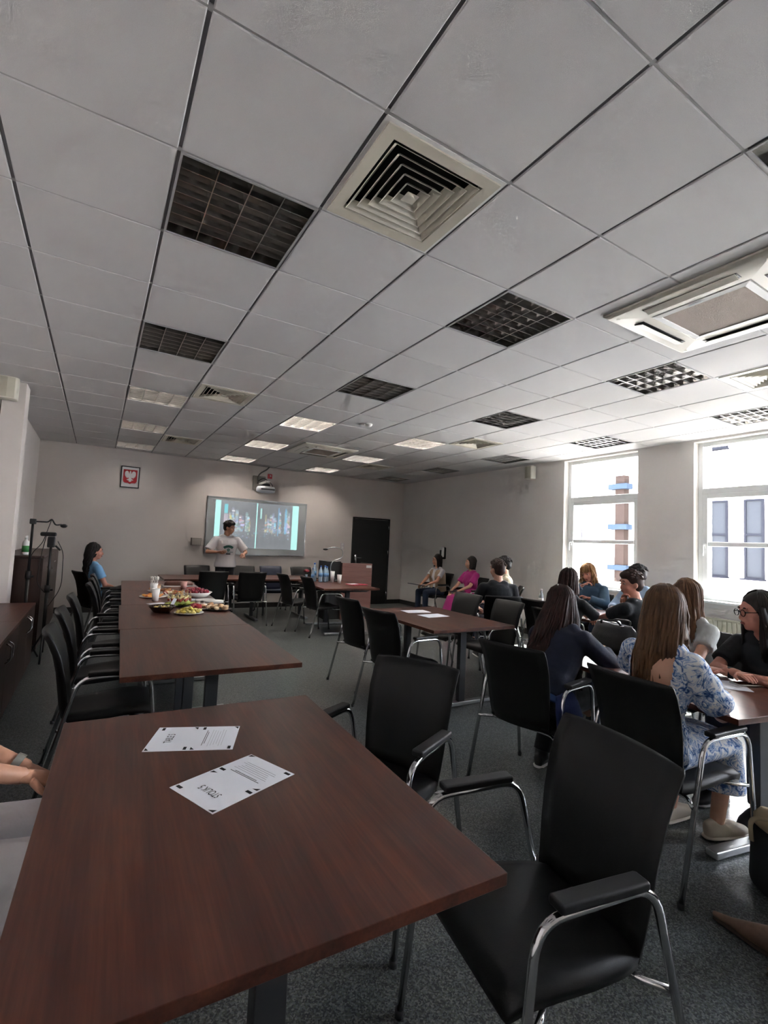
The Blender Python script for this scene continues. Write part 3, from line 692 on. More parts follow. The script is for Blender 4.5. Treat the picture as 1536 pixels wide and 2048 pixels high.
MB().box((0, -0.003, 0), (0.10, 0.004, 0.10)).build('plate', mat('sign_red', 'b3202a', 0.5), fs); MB().box((0.012, -0.0058, 0.008), (0.03, 0.001, 0.035)).build('symbol', WHITE, fs)
# projector on a wall arm
p = empty('projector', (2.72, Y1, 2.50), 0, 'white short-throw projector on a wall arm above the board', 'projector')
MB().box((-0.02, -0.02, 0.12), (0.26, 0.04, 0.30)).build('wall_plate', mat('mount_grey', '8b8782', 0.5), p, bevel=0.004)
MB().box((-0.0, -0.30, 0.10), (0.07, 0.56, 0.05)).build('arm', mat('arm_white', 'c9c9c6', 0.4), p, bevel=0.006)
MB().box((0.02, -0.36, 0.045), (0.13, 0.2, 0.05)).build('bracket', BLACKM, p, bevel=0.004)
pb = MB(); pb.loft([((0.03, -0.36, -0.10), 0.16, 0.13), ((0.03, -0.36, -0.085), 0.19, 0.155), ((0.03, -0.36, -0.02), 0.195, 0.16), ((0.03, -0.36, 0.02), 0.17, 0.14)], 24); pb.build('body', mat('projector_white', 'c6ccd2', 0.35), p, smooth=True)
MB().box((0.03, -0.515, -0.045), (0.28, 0.02, 0.03)).build('vent', GREYM, p); MB().lathe([(0.0, 0.0), (0.04, 0.0), (0.035, 0.02), (0, 0.022)], 16, (0.08, -0.27, 0.018)).build('lens', mat('lens_glass', '22262c', 0.05), p, smooth=True)
MB().tube(fillet([(-0.06, -0.05, 0.10), (-0.06, -0.06, 0.30), (0.12, -0.06, 0.42), (0.17, -0.05, 0.482)], 0.1), 0.014).build('cable', mat('cable_grey', '6d6a6a', 0.6), p, smooth=True)
MB().tube(fillet([(-0.05, -0.06, 0.16), (0.02, -0.2, 0.22), (0.14, -0.36, 0.10), (0.16, -0.40, 0.03)], 0.08), 0.008).build('power_lead', BLACKP, p, smooth=True)
# right wall items
dsp = empty('soap_dispenser', (X1, 6.955, 1.19), 0, 'white and black wall dispenser above the woman with the beige vest', 'dispenser')
MB().box((-0.05, 0, 0.12), (0.10, 0.12, 0.26)).build('body', BLACKP, dsp, bevel=0.02); MB().box((-0.085, 0.0, 0.14), (0.05, 0.135, 0.22)).build('front_cover', WHITE, dsp, bevel=0.02); MB().box((-0.113, 0, 0.11), (0.004, 0.06, 0.15)).build('window_strip', BLACKP, dsp)
def wall_speaker(loc, rz, label):
    s = empty('wall_speaker', loc, rz, label, 'speaker', 'cream wall speakers')
    MB().box((-0.04, 0, 0), (0.04, 0.05, 0.08)).build('bracket', GREYM, s); bd = MB(); bd.prism([(-0.06, -0.085), (-0.06, 0.085), (-0.14, 0.092), (-0.175, 0.07), (-0.185, 0.0), (-0.175, -0.07), (-0.14, -0.092)], 0.23, Matrix.Translation((0, 0, -0.115))); bd.build('cabinet', CREAM, s, bevel=0.012)
    gm = MB(); gm.prism([(-0.145, -0.08), (-0.145, 0.08), (-0.1765, 0.062), (-0.188, 0), (-0.1765, -0.062)], 0.20, Matrix.Translation((0, 0, -0.10))); gm.build('grille', mat('grille_cream', 'c4c0b0', 0.7, bump=(400, 0.5)), s)
    return s
wall_speaker((X1, 4.48, 2.82), 0, 'cream loudspeaker high on the window wall')
wall_speaker((-1.06, 4.85, 2.87), R(90), 'cream loudspeaker high on the pillar at the picture edge')

# ------------------------------------------------------------------ cabinets
def cabinet(name, loc, dims, ndoors, label, handle='bow', group=None, drawers=False):
    """front faces +x; dims depth, length, height"""
    dp, ln, ht = dims; r = empty(name, loc, 0, label, 'cabinet', group)
    MB().box((-dp/2-0.01, 0, (ht-0.03)/2+0.03), (dp-0.022, ln-0.002, ht-0.09)).build('carcass', CABW, r)
    MB().box((-dp/2-0.02, 0, 0.03), (dp-0.06, ln-0.01, 0.06)).build('plinth', BLACKP, r)
    MB().box((-dp/2, 0, ht-0.0125), (dp, ln, 0.025)).build('top_board', CABW if ht > 0.9 else TABLE, r, bevel=0.002)
    w = ln/ndoors
    for k in range(ndoors):
        y = -ln/2+w*(k+0.5); dr = MB().box((-0.012, y, (ht-0.03+0.065)/2), (0.018, w-0.006, ht-0.03-0.07)).build('door', CABW, r, bevel=0.002)
        s = 1 if k % 2 == 0 else -1; hy = y+s*(w/2-0.05)
        if handle == 'bow': MB().tube(fillet([(-0.002, hy, ht-0.20), (0.03, hy, ht-0.18), (0.03, hy, ht-0.08), (-0.002, hy, ht-0.06)], 0.02), 0.0055).build('handle', CHROME, dr, smooth=True)
        else:
            MB().lathe([(0.012, 0), (0.012, 0.004), (0, 0.005)], 12).build('lock', CHROME, dr, smooth=True).matrix_local = Matrix.Translation((-0.002, hy, ht-0.16)) @ Matrix.Rotation(PI/2, 4, 'Y')
    return r
cabinet('low_cabinet', (-0.67, 4.24, 0), (0.45, 1.20, 0.675), 2, 'low dark wooden cabinet touching the wall pillar', group='low cabinets')
cabinet('low_cabinet', (-0.67, 3.035, 0), (0.45, 1.20, 0.675), 2, 'low dark wooden cabinet, second from the wall pillar', group='low cabinets')
cabinet('low_cabinet', (-0.67, 1.83, 0), (0.45, 1.20, 0.675), 2, 'low dark wooden cabinet at the picture edge, farthest from the pillar', group='low cabinets')
cabinet('tall_cabinet', (-0.675, 5.97, 0), (0.45, 1.24, 1.14), 2, 'chest-high dark wooden cabinet just behind the wall pillar', 'lock', 'chest-high cabinets')
cabinet('tall_cabinet', (-0.675, 7.215, 0), (0.45, 1.24, 1.14), 2, 'chest-high dark wooden cabinet nearer the far wall', 'lock', 'chest-high cabinets')
k_ = empty('key_ring', (-0.66, 6.5, 0.93), 0, 'keys hanging from the lock of the chest-high cabinet', 'keys')
MB().tube([(0.0, 0.02*math.cos(t), 0.02*math.sin(t)) for t in np.linspace(0, 2*PI, 14)], 0.0025, 6).build('ring', CHROME, k_, smooth=True)
for a in (-20, 15): MB().box((0.0, 0.02*math.sin(R(a)), -0.05), (0.003, 0.016, 0.06)).build('key', STEEL, k_)
bo = empty('spray_bottle', (-0.88, 5.62, 1.14), 0, 'white bottle with a green label on the chest-high cabinet', 'bottle')
MB().lathe([(0.035, 0), (0.037, 0.01), (0.037, 0.13), (0.03, 0.155), (0.014, 0.165), (0.014, 0.18)], 16).build('bottle_body', WHITE, bo, smooth=True); MB().lathe([(0.0378, 0.03), (0.0378, 0.105)], 16).build('bottle_label', mat('label_green', '3b8a4a', 0.5), bo, smooth=True); MB().lathe([(0.017, 0.18), (0.016, 0.225), (0.0, 0.228)], 12).build('cap', WHITE, bo, smooth=True)
def stand(loc, h, kind, label):
    s = empty('camera_stand', loc, 0, label, 'stand', 'black media stands')
    MB().tube([(0, 0, 0.1), (0, 0, h*0.62)], 0.017).build('lower_pole', BLACKM, s, smooth=True); MB().tube([(0, 0, h*0.6), (0, 0, h)], 0.013).build('upper_pole', BLACKM, s, smooth=True)
    MB().lathe([(0.026, h*0.58), (0.03, h*0.6), (0.026, h*0.64)], 12).build('collar', BLACKP, s, smooth=True); MB().tube([(0.0, 0, h*0.6), (0.05, 0.01, h*0.6)], 0.012).build('knob', BLACKP, s, smooth=True)
    for a in (30, 150, 270):
        MB().tube([(0, 0, 0.32), (0.17*math.cos(R(a)), 0.17*math.sin(R(a)), 0.01)], 0.010).build('leg', BLACKM, s, smooth=True)
    if kind == 'arm':
        MB().tube(fillet([(0, 0, h), (0.14, 0, h), (0.17, 0, h+0.04), (0.21, 0, h-0.03), (0.27, 0, h-0.02)], 0.02), 0.008).build('gooseneck', BLACKM, s, smooth=True)
        MB().box((0, 0, h), (0.06, 0.05, 0.06)).build('clamp', BLACKP, s, bevel=0.008); MB().ball((0.29, 0, h-0.035), (0.035, 0.022, 0.022)).build('lamp_head', BLACKP, s, smooth=True)
        MB().tube(fillet([(0.17, 0, h+0.03), (0.1, 0.02, h-0.25), (0.01, 0.02, h-0.35), (0.0, 0.02, h-0.7)], 0.1), 0.004).build('cable', BLACKP, s, smooth=True)
    else:
        MB().box((0, 0, h+0.01), (0.07, 0.07, 0.12)).build('pan_head', BLACKP, s, bevel=0.01); MB().box((-0.03, -0.02, h+0.095), (0.15, 0.05, 0.045)).build('webcam', BLACKP, s, bevel=0.015)
        MB().tube([(0.04, 0, h-0.03), (0.09, 0, h-0.08)], 0.010).build('pan_handle', BLACKP, s, smooth=True)
        MB().tube(fillet([(-0.05, 0, h+0.08), (-0.09, 0, h-0.2), (-0.1, 0, h-0.45), (-0.02, 0, h-0.55)], 0.15), 0.004).build('cable', BLACKP, s, smooth=True)
        MB().tube(fillet([(0.06, 0, h+0.02), (0.12, 0, h-0.1), (0.13, 0, h-0.5), (0.02, 0, h-0.7)], 0.15), 0.004).build('power_cable', BLACKP, s, smooth=True)
    return s
stand((-0.795, 5.22, 0), 1.53, 'arm', 'tall black stand with a bent lamp arm beside the pillar')
stand((-0.60, 5.08, 0), 1.30, 'cam', 'black tripod stand carrying a webcam in front of the cabinets')

# ------------------------------------------------------------------ lectern and head-table items
le = empty('lectern', (4.17, 7.02, 0), R(-4), 'brown wooden lectern with a name plate before the black door', 'lectern')
MB().box((0, -0.25, 0.53), (0.62, 0.025, 1.06)).build('front_panel', LECT, le, bevel=0.003)
for s in (-1, 1): MB().box((s*0.298, 0.0, 0.53), (0.024, 0.48, 1.06)).build('side_panel', CABW, le, bevel=0.003)
MB().box((0, 0.0, 0.985), (0.57, 0.47, 0.022), rot=Matrix.Rotation(R(-6), 3, 'X')).build('reading_top', CABW, le, bevel=0.003); MB().box((0, 0.02, 0.55), (0.57, 0.44, 0.02)).build('shelf', CABW, le)
MB().box((0.24, -0.265, 1.0), (0.11, 0.004, 0.05)).build('name_plate', WHITE, le)
MB().box((-0.46, 0.02, 0.54), (0.30, 0.42, 1.08)).build('side_cabinet', BLACKP, le, bevel=0.003)
mi = empty('gooseneck_microphone', (3.58, 6.50, TZ), 0, 'gooseneck microphone curving over the water bottles', 'microphone')
MB().lathe([(0.06, 0), (0.06, 0.015), (0.03, 0.03), (0, 0.032)], 16).build('base', BLACKP, mi, smooth=True)
MB().tube(fillet([(0, 0, 0.03), (-0.12, 0, 0.18), (-0.1, 0, 0.36), (0.12, 0, 0.42), (0.12, 0, 0.58), (-0.06, 0, 0.62), (-0.2, 0, 0.58)], 0.16, 7), 0.008).build('neck', STEEL, mi, smooth=True)
MB().ball((-0.23, 0, 0.57), (0.05, 0.018, 0.018)).build('mic_head', BLACKP, mi, smooth=True)
BLUEP = mat_glass('blue_bottle_plastic', 'a9d2f0'); BLUEP2 = mat('bottle_blue', 'c4e0f4', 0.15, trans=0.35, spec=0.6)
def water_bottle(x, y, h, label, col=None, cap='2a5fa8', z=TZ):
    b = empty('water_bottle', (x, y, z), 0, label, 'bottle', 'plastic water bottles'); s = h/0.30
    MB().lathe([(0.0, 0), (0.032*s, 0.002), (0.036*s, 0.02*s), (0.034*s, 0.06*s), (0.036*s, 0.09*s), (0.033*s, 0.12*s), (0.036*s, 0.18*s), (0.030*s, 0.215*s), (0.016*s, 0.25*s), (0.013*s, 0.275*s)], 16).build('bottle_body', col or BLUEP2, b, smooth=True)
    MB().lathe([(0.037*s, 0.10*s), (0.037*s, 0.165*s)], 16).build('bottle_label', mat('label_blue', '6f9fcf', 0.5) if col is None else WHITE, b, smooth=True)
    MB().lathe([(0.016*s, 0.272*s), (0.016*s, 0.295*s), (0.0, 0.298*s)], 12).build('cap', mat('cap_'+cap, cap, 0.4), b, smooth=True); return b
for i, (x, y, h) in enumerate([(3.10, 6.42, 0.24), (3.17, 6.52, 0.33), (3.22, 6.36, 0.29), (3.31, 6.38, 0.29), (3.38, 6.45, 0.27)]):
    water_bottle(x, y, h, ['shortest blue water bottle at the flower end of the bottle table', 'tallest blue water bottle on the bottle table', 'blue water bottle in front of the tallest one', 'blue water bottle fourth from the red flower', 'blue water bottle nearest the white cups'][i])
def paper_cup(x, y, h, r, label, col=WHITE, grp='white paper cups'):
    c = empty('paper_cup', (x, y, TZ), 0, label, 'cup', grp)
    MB().rings([[(rr*math.cos(2*PI*k/16), rr*math.sin(2*PI*k/16), z) for k in range(16)] for rr, z in ((r*0.72, 0), (r, h), (r*0.95, h), (r*0.68, 0.006))]).build('cup_wall', col, c, smooth=True)
    MB().tube([(r*math.cos(t), r*math.sin(t), h) for t in np.linspace(0, 2*PI, 17)], 0.0025, 6, False).build('rim', col, c, smooth=True); return c
paper_cup(3.43, 6.32, 0.19, 0.04, 'taller white paper cup beside the water bottles'); paper_cup(3.45, 6.08, 0.15, 0.04, 'shorter white paper cup in front of the lectern')
fo = empty('red_folder', (3.68, 5.86, TZ), R(15), 'red paper folder lying on the bottle table', 'folder'); MB().box((0, 0, 0.006), (0.31, 0.22, 0.01)).build('cover', mat('folder_red', 'b03548', 0.5), fo, bevel=0.002); MB().box((-0.07, 0.03, 0.0125), (0.16, 0.12, 0.002)).build('inner_sheet', PAPER, fo)
fl = empty('red_flower', (3.02, 6.52, TZ), 0, 'dark red flower in a small vase behind the water bottles', 'flower')
MB().lathe([(0.03, 0), (0.035, 0.05), (0.02, 0.1), (0.025, 0.12)], 12).build('vase', BLUEP2, fl, smooth=True)
m = MB()
for k in range(16):
    a = k*2.4; t = 0.2+0.9*k/16; m.ball((0.035*math.cos(a)*t, 0.035*math.sin(a)*t, 0.20-0.02*t), (0.026, 0.022, 0.02), 8, 6)
m.build('blossom', mat('petal_red', '7d1526', 0.6), fl, smooth=True); MB().tube([(0, 0, 0.05), (0, 0, 0.19)], 0.004).build('stem', mat('stem_green', '3a5a2c', 0.6), fl)
water_bottle(4.60, 2.72, 0.25, 'clear water bottle with a white label on the window-side table', mat('bottle_clear', 'dfe8ea', 0.1, trans=0.5), 'e8e8e8')
# ------------------------------------------------------------------ food on the long table
PORC = mat('porcelain', 'e4e2de', 0.25); DARKC = mat('dark_ceramic', '2b1a16', 0.25)
def dish(name, x, y, r, h, label, m, cat, z=TZ):
    d = empty(name, (x, y, z), 0, label, cat)
    MB().rings([[(rr*math.cos(2*PI*k/24), rr*math.sin(2*PI*k/24), zz) for k in range(24)] for rr, zz in ((r*0.55, 0), (r*0.62, 0.002), (r, h), (r*0.985, h+0.003), (r*0.6, 0.008), (r*0.1, 0.007))]).build('dish_body', m, d, smooth=True)
    MB().tube([(r*math.cos(t), r*math.sin(t), h+0.001) for t in np.linspace(0, 2*PI, 25)], 0.0028, 6, False).build('rim', m, d, smooth=True)
    return d
def bits(name, x, y, n, spread, z, shape, mats, label, cat, group, layers=1, seed=0):
    rs_ = random.Random(seed); proto = {}
    for k in range(n):
        a = k*2.39996; rr = spread*math.sqrt((k+0.5)/n); lay = 0
        if layers > 1: lay = (1-rr/spread)*layers
        m = mats[k % len(mats)]
        px, py, pz = x+rr*math.cos(a), y+rr*math.sin(a), z+lay*0.018
        if m.name not in proto:
            o = shape().build(name, m, smooth=True); proto[m.name] = o
        else: o = share(proto[m.name], name)
        o.location = (px, py, pz); o.rotation_euler = (rs_.uniform(-.4, .4), rs_.uniform(-.4, .4), rs_.uniform(0, 6.28)); s = rs_.uniform(0.85, 1.2); o.scale = (s, s, s)
        tag(o, label, cat, group)
dish('white_plate', 0.60, 3.30, 0.125, 0.014, 'white plate heaped with pineapple pieces at the near end of the food', PORC, 'plate')
bits('pineapple_piece', 0.60, 3.30, 26, 0.10, TZ+0.022, lambda: MB().box((0, 0, 0), (0.042, 0.026, 0.016)), [mat('pineapple', 'd8c25c', 0.5), mat('pineapple2', 'e3d27e', 0.5)], 'yellow pineapple piece on the nearest white plate', 'pineapple', 'pineapple pieces on the white plate', 2, 1)
dish('dark_plate', 0.90, 3.47, 0.12, 0.012, 'dark round plate of pale pastries at the table edge', DARKC, 'plate')
bits('pastry', 0.90, 3.47, 11, 0.095, TZ+0.024, lambda: MB().ball((0, 0, 0), (0.03, 0.027, 0.017), 10, 6), [mat('pastry_tan', 'd9b287', 0.6), mat('pastry_pale', 'e6cda8', 0.6)], 'small pale pastry on the dark plate', 'pastry', 'pastries on the dark plate', 1.3, 2)
dish('brown_glass_bowl', 0.39, 3.45, 0.115, 0.055, 'dark brown glass bowl left of the pineapple plate', mat('amber_glass', '3a1c10', 0.12, trans=0.3), 'bowl')
bits('olive_cube', 0.39, 3.45, 14, 0.07, TZ+0.045, lambda: MB().box((0, 0, 0), (0.022, 0.022, 0.02)), [mat('cheese', 'd9c57a', 0.5), mat('olive', '3d3a1c', 0.4)], 'small snack cube in the brown bowl', 'snack', 'snacks in the brown bowl', 1, 3)
dish('black_platter', 0.60, 3.86, 0.15, 0.012, 'dark platter of skewers on green leaves', DARKC, 'plate')
m = MB(); rs_ = random.Random(4)
for k in range(26):
    a = k*2.4; r_ = 0.13*math.sqrt((k+.5)/26); m.ball((r_*math.cos(a), r_*math.sin(a), 0.02+0.006*rs_.random()), (0.034, 0.024, 0.007), 8, 5, Matrix.Rotation(rs_.uniform(-.5, .5), 3, 'X') @ Matrix.Rotation(a, 3, 'Z'))
tag(m.build('lettuce_leaves', mat('lettuce', '8fa53c', 0.6, noise=(40, 'b8c56a')), smooth=True, loc=(0.60, 3.86, TZ)), 'green lettuce leaves spread under the skewers', 'lettuce', kind='stuff')
SK = mat('skewer_wood', 'c9a777', 0.6)
sk0 = None
for k in range(18):
    a = k*2.4; r_ = 0.11*math.sqrt((k+.5)/18)
    if sk0 is None:
        sk0 = empty('fruit_skewer', (0, 0, 0), 0, 'wooden skewer standing in the green platter', 'skewer', 'skewers on the lettuce platter')
        MB().tube([(0, 0, 0), (0, 0, 0.13)], 0.002, 6).build('stick', SK, sk0); MB().ball((0, 0, 0.035), (0.014, 0.014, 0.014), 8, 6).build('tomato', mat('tomato', 'a8432f', 0.35), sk0, smooth=True); MB().box((0, 0, 0.062), (0.02, 0.02, 0.016)).build('cheese_cube', mat('cheese_pale', 'ddcf9c', 0.5), sk0); st = tree_of(sk0); sk0.location = (0.60+r_*math.cos(a), 3.86+r_*math.sin(a), TZ+0.025)
    else: copy_tree(sk0, (0.60+r_*math.cos(a), 3.86+r_*math.sin(a), TZ+0.025), a, tree=st)
dish('white_plate', 0.76, 3.60, 0.13, 0.014, 'white plate of cream cakes with strawberries behind the pineapple', PORC, 'plate')
bits('cream_cake', 0.76, 3.60, 9, 0.10, TZ+0.028, lambda: MB().box((0, 0, 0), (0.055, 0.035, 0.03)), [mat('cream_white', 'ead9cf', 0.5), mat('strawberry', 'b5333a', 0.4), mat('sponge', 'cf9f76', 0.6)], 'cream and strawberry cake slice on the second white plate', 'cake', 'cream cakes', 1, 5)
dish('white_bowl', 0.88, 4.52, 0.16, 0.06, 'white bowl filled with raspberries', PORC, 'bowl')
bits('raspberry', 0.88, 4.52, 34, 0.125, TZ+0.062, lambda: MB().ball((0, 0, 0), (0.02, 0.02, 0.022), 8, 6), [mat('raspberry', '8f1f33', 0.45), mat('raspberry2', '6d1428', 0.45)], 'dark red raspberry in the white bowl', 'raspberry', 'raspberries in the white bowl', 2, 6)
dish('white_plate', 0.42, 4.58, 0.14, 0.014, 'white plate of orange slices by the cutlery cup', PORC, 'plate')
bits('orange_slice', 0.42, 4.58, 12, 0.105, TZ+0.022, lambda: MB().ball((0, 0, 0), (0.032, 0.024, 0.012), 10, 6), [mat('orange', 'd0782e', 0.5), mat('apricot', 'dfa055', 0.5)], 'orange fruit slice beside the cutlery cup', 'fruit', 'orange slices', 1, 7)
dish('white_plate', 0.66, 4.80, 0.15, 0.014, 'white plate of mixed canapes behind the skewers', PORC, 'plate')
bits('canape', 0.66, 4.80, 16, 0.12, TZ+0.026, lambda: MB().lathe([(0.022, -0.01), (0.022, 0.006), (0.012, 0.014), (0.0, 0.015)], 10), [mat('canape_red', 'a84a3a', 0.5), mat('canape_cream', 'e0cfae', 0.5), mat('canape_orange', 'd0914e', 0.5)], 'bite-sized canape on the plate behind the skewers', 'canape', 'canapes', 1, 8)
dish('white_platter', 0.56, 5.15, 0.15, 0.014, 'white platter of brown baked squares', PORC, 'plate')
bits('baked_square', 0.56, 5.15, 10, 0.11, TZ+0.024, lambda: MB().box((0, 0, 0), (0.05, 0.05, 0.022)), [mat('bake_brown', '7a4a2c', 0.6), mat('bake_tan', 'a8754a', 0.6)], 'brown baked square on the far white platter', 'cake', 'baked squares', 1, 9)
dk = empty('chocolate_cake', (0.86, 5.85, TZ), 0, 'long dark chocolate cake at the far end of the food', 'cake')
MB().box((0, 0, 0.004), (0.42, 0.22, 0.008)).build('board', PORC, dk, bevel=0.002); MB().loft([((0, 0, 0.008), 0.19, 0.085), ((0, 0, 0.045), 0.185, 0.08), ((0, 0, 0.065), 0.16, 0.06)], 24).build('cake_body', mat('chocolate', '4a2418', 0.45), dk, smooth=True)
for i, (x, y, lb) in enumerate([(1.00, 4.05, 'stack of white paper plates at the table edge'), (0.93, 4.16, 'second stack of white paper plates behind the first')]):
    d_ = empty('paper_plate_stack', (x-0.03, y, TZ), R(8+20*i), lb, 'plates', 'paper plate stacks')
    for k in range(3): MB().prism([(0.11*math.cos(t)*(1 if abs(math.cos(t)) < .9 else .95), 0.09*math.sin(t)) for t in np.linspace(0, 2*PI, 20, False)], 0.005, Matrix.Translation((0, 0, 0.007*k))).build('paper_plate', WHITE, d_, bevel=0.001)
paper_cup(0.41, 4.25, 0.13, 0.042, 'white paper cup standing before the orange slices', WHITE, 'white paper cups')
cu = paper_cup(0.46, 4.98, 0.12, 0.045, 'white paper cup holding plastic cutlery', WHITE, 'white paper cups')
PLC = mat('clear_cutlery', 'd5d2cc', 0.25)
for k in range(9):
    a = k*0.7; o = MB().tube([(0, 0, 0), (0.03, 0, 0.15)], 0.0035, 6).ball((0.034, 0, 0.17), (0.008, 0.011, 0.022), 8, 6).build('plastic_fork', PLC, smooth=True, loc=(0.46+0.012*math.cos(a), 4.98+0.012*math.sin(a), TZ+0.01), rz=a)
    tag(o, 'clear plastic fork standing in the white cutlery cup', 'fork', 'plastic forks in the cup')
paper_cup(0.86, 5.42, 0.10, 0.045, 'pink paper cup near the chocolate cake', mat('cup_pink', 'c99a92', 0.5), 'coloured cups')
paper_cup(0.50, 5.00, 0.10, 0.04, 'beige paper cup beside the cutlery cup', mat('cup_beige', 'd3b191', 0.5), 'coloured cups')
for x, y, dg, lb in ((1.02, 5.55, 20, 'red paper napkin at the far table edge'), (0.96, 3.72, 10, 'red and white napkin by the pastries')):
    tag(MB().box((0, 0, 0.002), (0.17, 0.15, 0.003)).build('napkin', mat('napkin_red', 'a85a58', 0.8), loc=(x-0.05, y, TZ), rz=R(dg)), lb, 'napkin', 'red napkins')
for x, y, dg, lb in ((0.42, 4.00, 25, 'white folded napkin left of the skewers'), (0.79, 4.28, 5, 'white napkin under the raspberry side of the skewers')):
    tag(MB().box((0, 0, 0.002), (0.17, 0.17, 0.003)).build('napkin', PAPER, loc=(x, y, TZ), rz=R(dg)), lb, 'napkin', 'white napkins')
tag(MB().box((0, 0, 0), (0.03, 0.002, 0.11), rot=Matrix.Rotation(R(25), 3, 'Y')).build('place_card', PAPER, loc=(0.50, 3.62, TZ+0.052)), 'small white card leaning beside the brown bowl', 'card')
tg = empty('serving_tongs', (0.50, 4.28, TZ), R(-50), 'clear serving tongs leaning by the skewers', 'tongs')
for s in (-1, 1): MB().tube([(0, s*0.004, 0.09), (0.10, s*0.016, 0.012)], 0.004, 6).build('tong_arm', PLC, tg, smooth=True)

# ------------------------------------------------------------------ things on the right-hand table and the floor
BAGM = mat('black_bag_leather', '15161a', 0.45, bump=(90, 0.1))
bg_ = empty('handbag', (3.18, 0.80, TZ), R(-12), 'slouchy black leather handbag on the table of the floral woman', 'bag')
m = MB(); m.loft([((0, 0, 0.0), 0.09, 0.19), ((0, 0, 0.03), 0.11, 0.215), ((0, 0, 0.12), 0.10, 0.205), ((0.0, 0.0, 0.18), 0.07, 0.18), ((0.0, 0.01, 0.205), 0.03, 0.165)], 28); me = fuse(m, 0.012, 3, 'bag_body'); link('bag_body', me, BAGM, bg_, fix=False)
for s in (-1, 1): MB().tube(fillet([(s*0.03, -0.10, 0.185), (s*0.06, -0.09, 0.235), (s*0.065, 0.07, 0.225), (s*0.03, 0.10, 0.185)], 0.07), 0.007).build('strap', BAGM, bg_, smooth=True)
MB().tube([(0.0, -0.16, 0.205), (0.0, 0.15, 0.212)], 0.004).build('zip', STEEL, bg_, smooth=True); MB().lathe([(0.014, -0.004), (0.014, 0.004), (0.0, 0.004)], 12, (-0.035, -0.10, 0.20)).build('buckle', CHROME, bg_, smooth=True)
ph_ = empty('phone', (3.11, -0.07, TZ), R(60), 'phone with a dark screen lying face up on the right table', 'phone')
MB().box((0, 0, 0.005), (0.075, 0.152, 0.009)).build('phone_body', mat('phone_silver', 'b9bcb8', 0.3, metal=0.4), ph_, bevel=0.003); MB().box((0, 0, 0.0099), (0.068, 0.142, 0.0008)).build('screen', mat('phone_screen', '20242a', 0.08, spec=0.7), ph_)
tt = empty('tote_bag', (2.50, -0.46, 0), R(-20), 'dark tote bag with cream straps on the floor at the picture edge', 'bag')
DN = mat('navy_canvas', '15181f', 0.8); CR = mat('cream_canvas', 'c5b393', 0.8)
m = MB(); m.loft([((0, 0, 0.0), 0.075, 0.14), ((0, 0, 0.02), 0.085, 0.155), ((0, 0, 0.16), 0.08, 0.15), ((0, 0, 0.26), 0.06, 0.155)], 28); me = fuse(m, 0.012, 2, 'bag_body'); link('bag_body', me, DN, tt, fix=False)
MB().loft([((0.0, 0, 0.25), 0.05, 0.14), ((0.0, 0.01, 0.30), 0.055, 0.13), ((0, 0.02, 0.335), 0.035, 0.09), ((0, 0.02, 0.345), 0.01, 0.03)], 20).build('scarf', CR, tt, smooth=True)
for s in (-1, 1): MB().tube(fillet([(s*0.07, -0.09, 0.20), (s*0.10, -0.08, 0.36), (s*0.12, 0.06, 0.33), (s*0.075, 0.09, 0.2)], 0.08), 0.010, 8, True, 0.5).build('strap', CR, tt, smooth=True)
jk = empty('blue_coat', (2.27, 0.52, 0), R(11), 'blue coat hanging over the arm side of the denim-jacket chair', 'coat')
m = MB(); m.loft([((0.02, -0.02, 0.40), 0.13, 0.02), ((0.02, -0.03, 0.47), 0.15, 0.035), ((0.0, -0.02, 0.56), 0.13, 0.03), ((0.0, 0.0, 0.62), 0.10, 0.02)], 20); me = fuse(m, 0.010, 3, 'coat_body'); link('coat_body', me, mat('coat_blue', '1a2a5c', 0.85, bump=(30, 0.2)), jk, fix=False)
# ------------------------------------------------------------------ people (local x = forward, y = left)
SKIN = {'fair': mat('skin_fair', 'd2a48c', 0.5, noise=(14, 'cc9a82')), 'tan': mat('skin_tan', 'c7967c', 0.5, noise=(14, 'c08c72')), 'rosy': mat('skin_rosy', 'cf9480', 0.5, noise=(14, 'c88a76'))}
EYEW = mat('eye_white', 'b8aca4', 0.3); EYEI = mat('iris_dark', '2a1c14', 0.2); LIP = mat('lip_rose', 'a55e58', 0.5)
def hairmat(c1, c2): return mat('hair_'+c1, c1, 0.5, spec=0.28, noise=(3.0, c2, (14, 14, 1.2)))
def cloth(name, c, c2=None): return mat('cloth_'+name, c, 0.88, sheen=0.1, noise=(5, c2 or c), bump=(22, 0.25))
def ik(S, H, l1, l2, pole):
    S, H, pole = Vector(S), Vector(H), Vector(pole); d = H-S; L = min(d.length, (l1+l2)*0.995)
    if d.length > L: H = S + d.normalized()*L; d = H-S
    a = (l1*l1-l2*l2+L*L)/(2*L); h = math.sqrt(max(l1*l1-a*a, 0)); n = d.normalized(); p = pole-n*pole.dot(n)
    p = p.normalized() if p.length > 1e-4 else Vector((0, 0, -1))
    return S+n*a+p*h, H
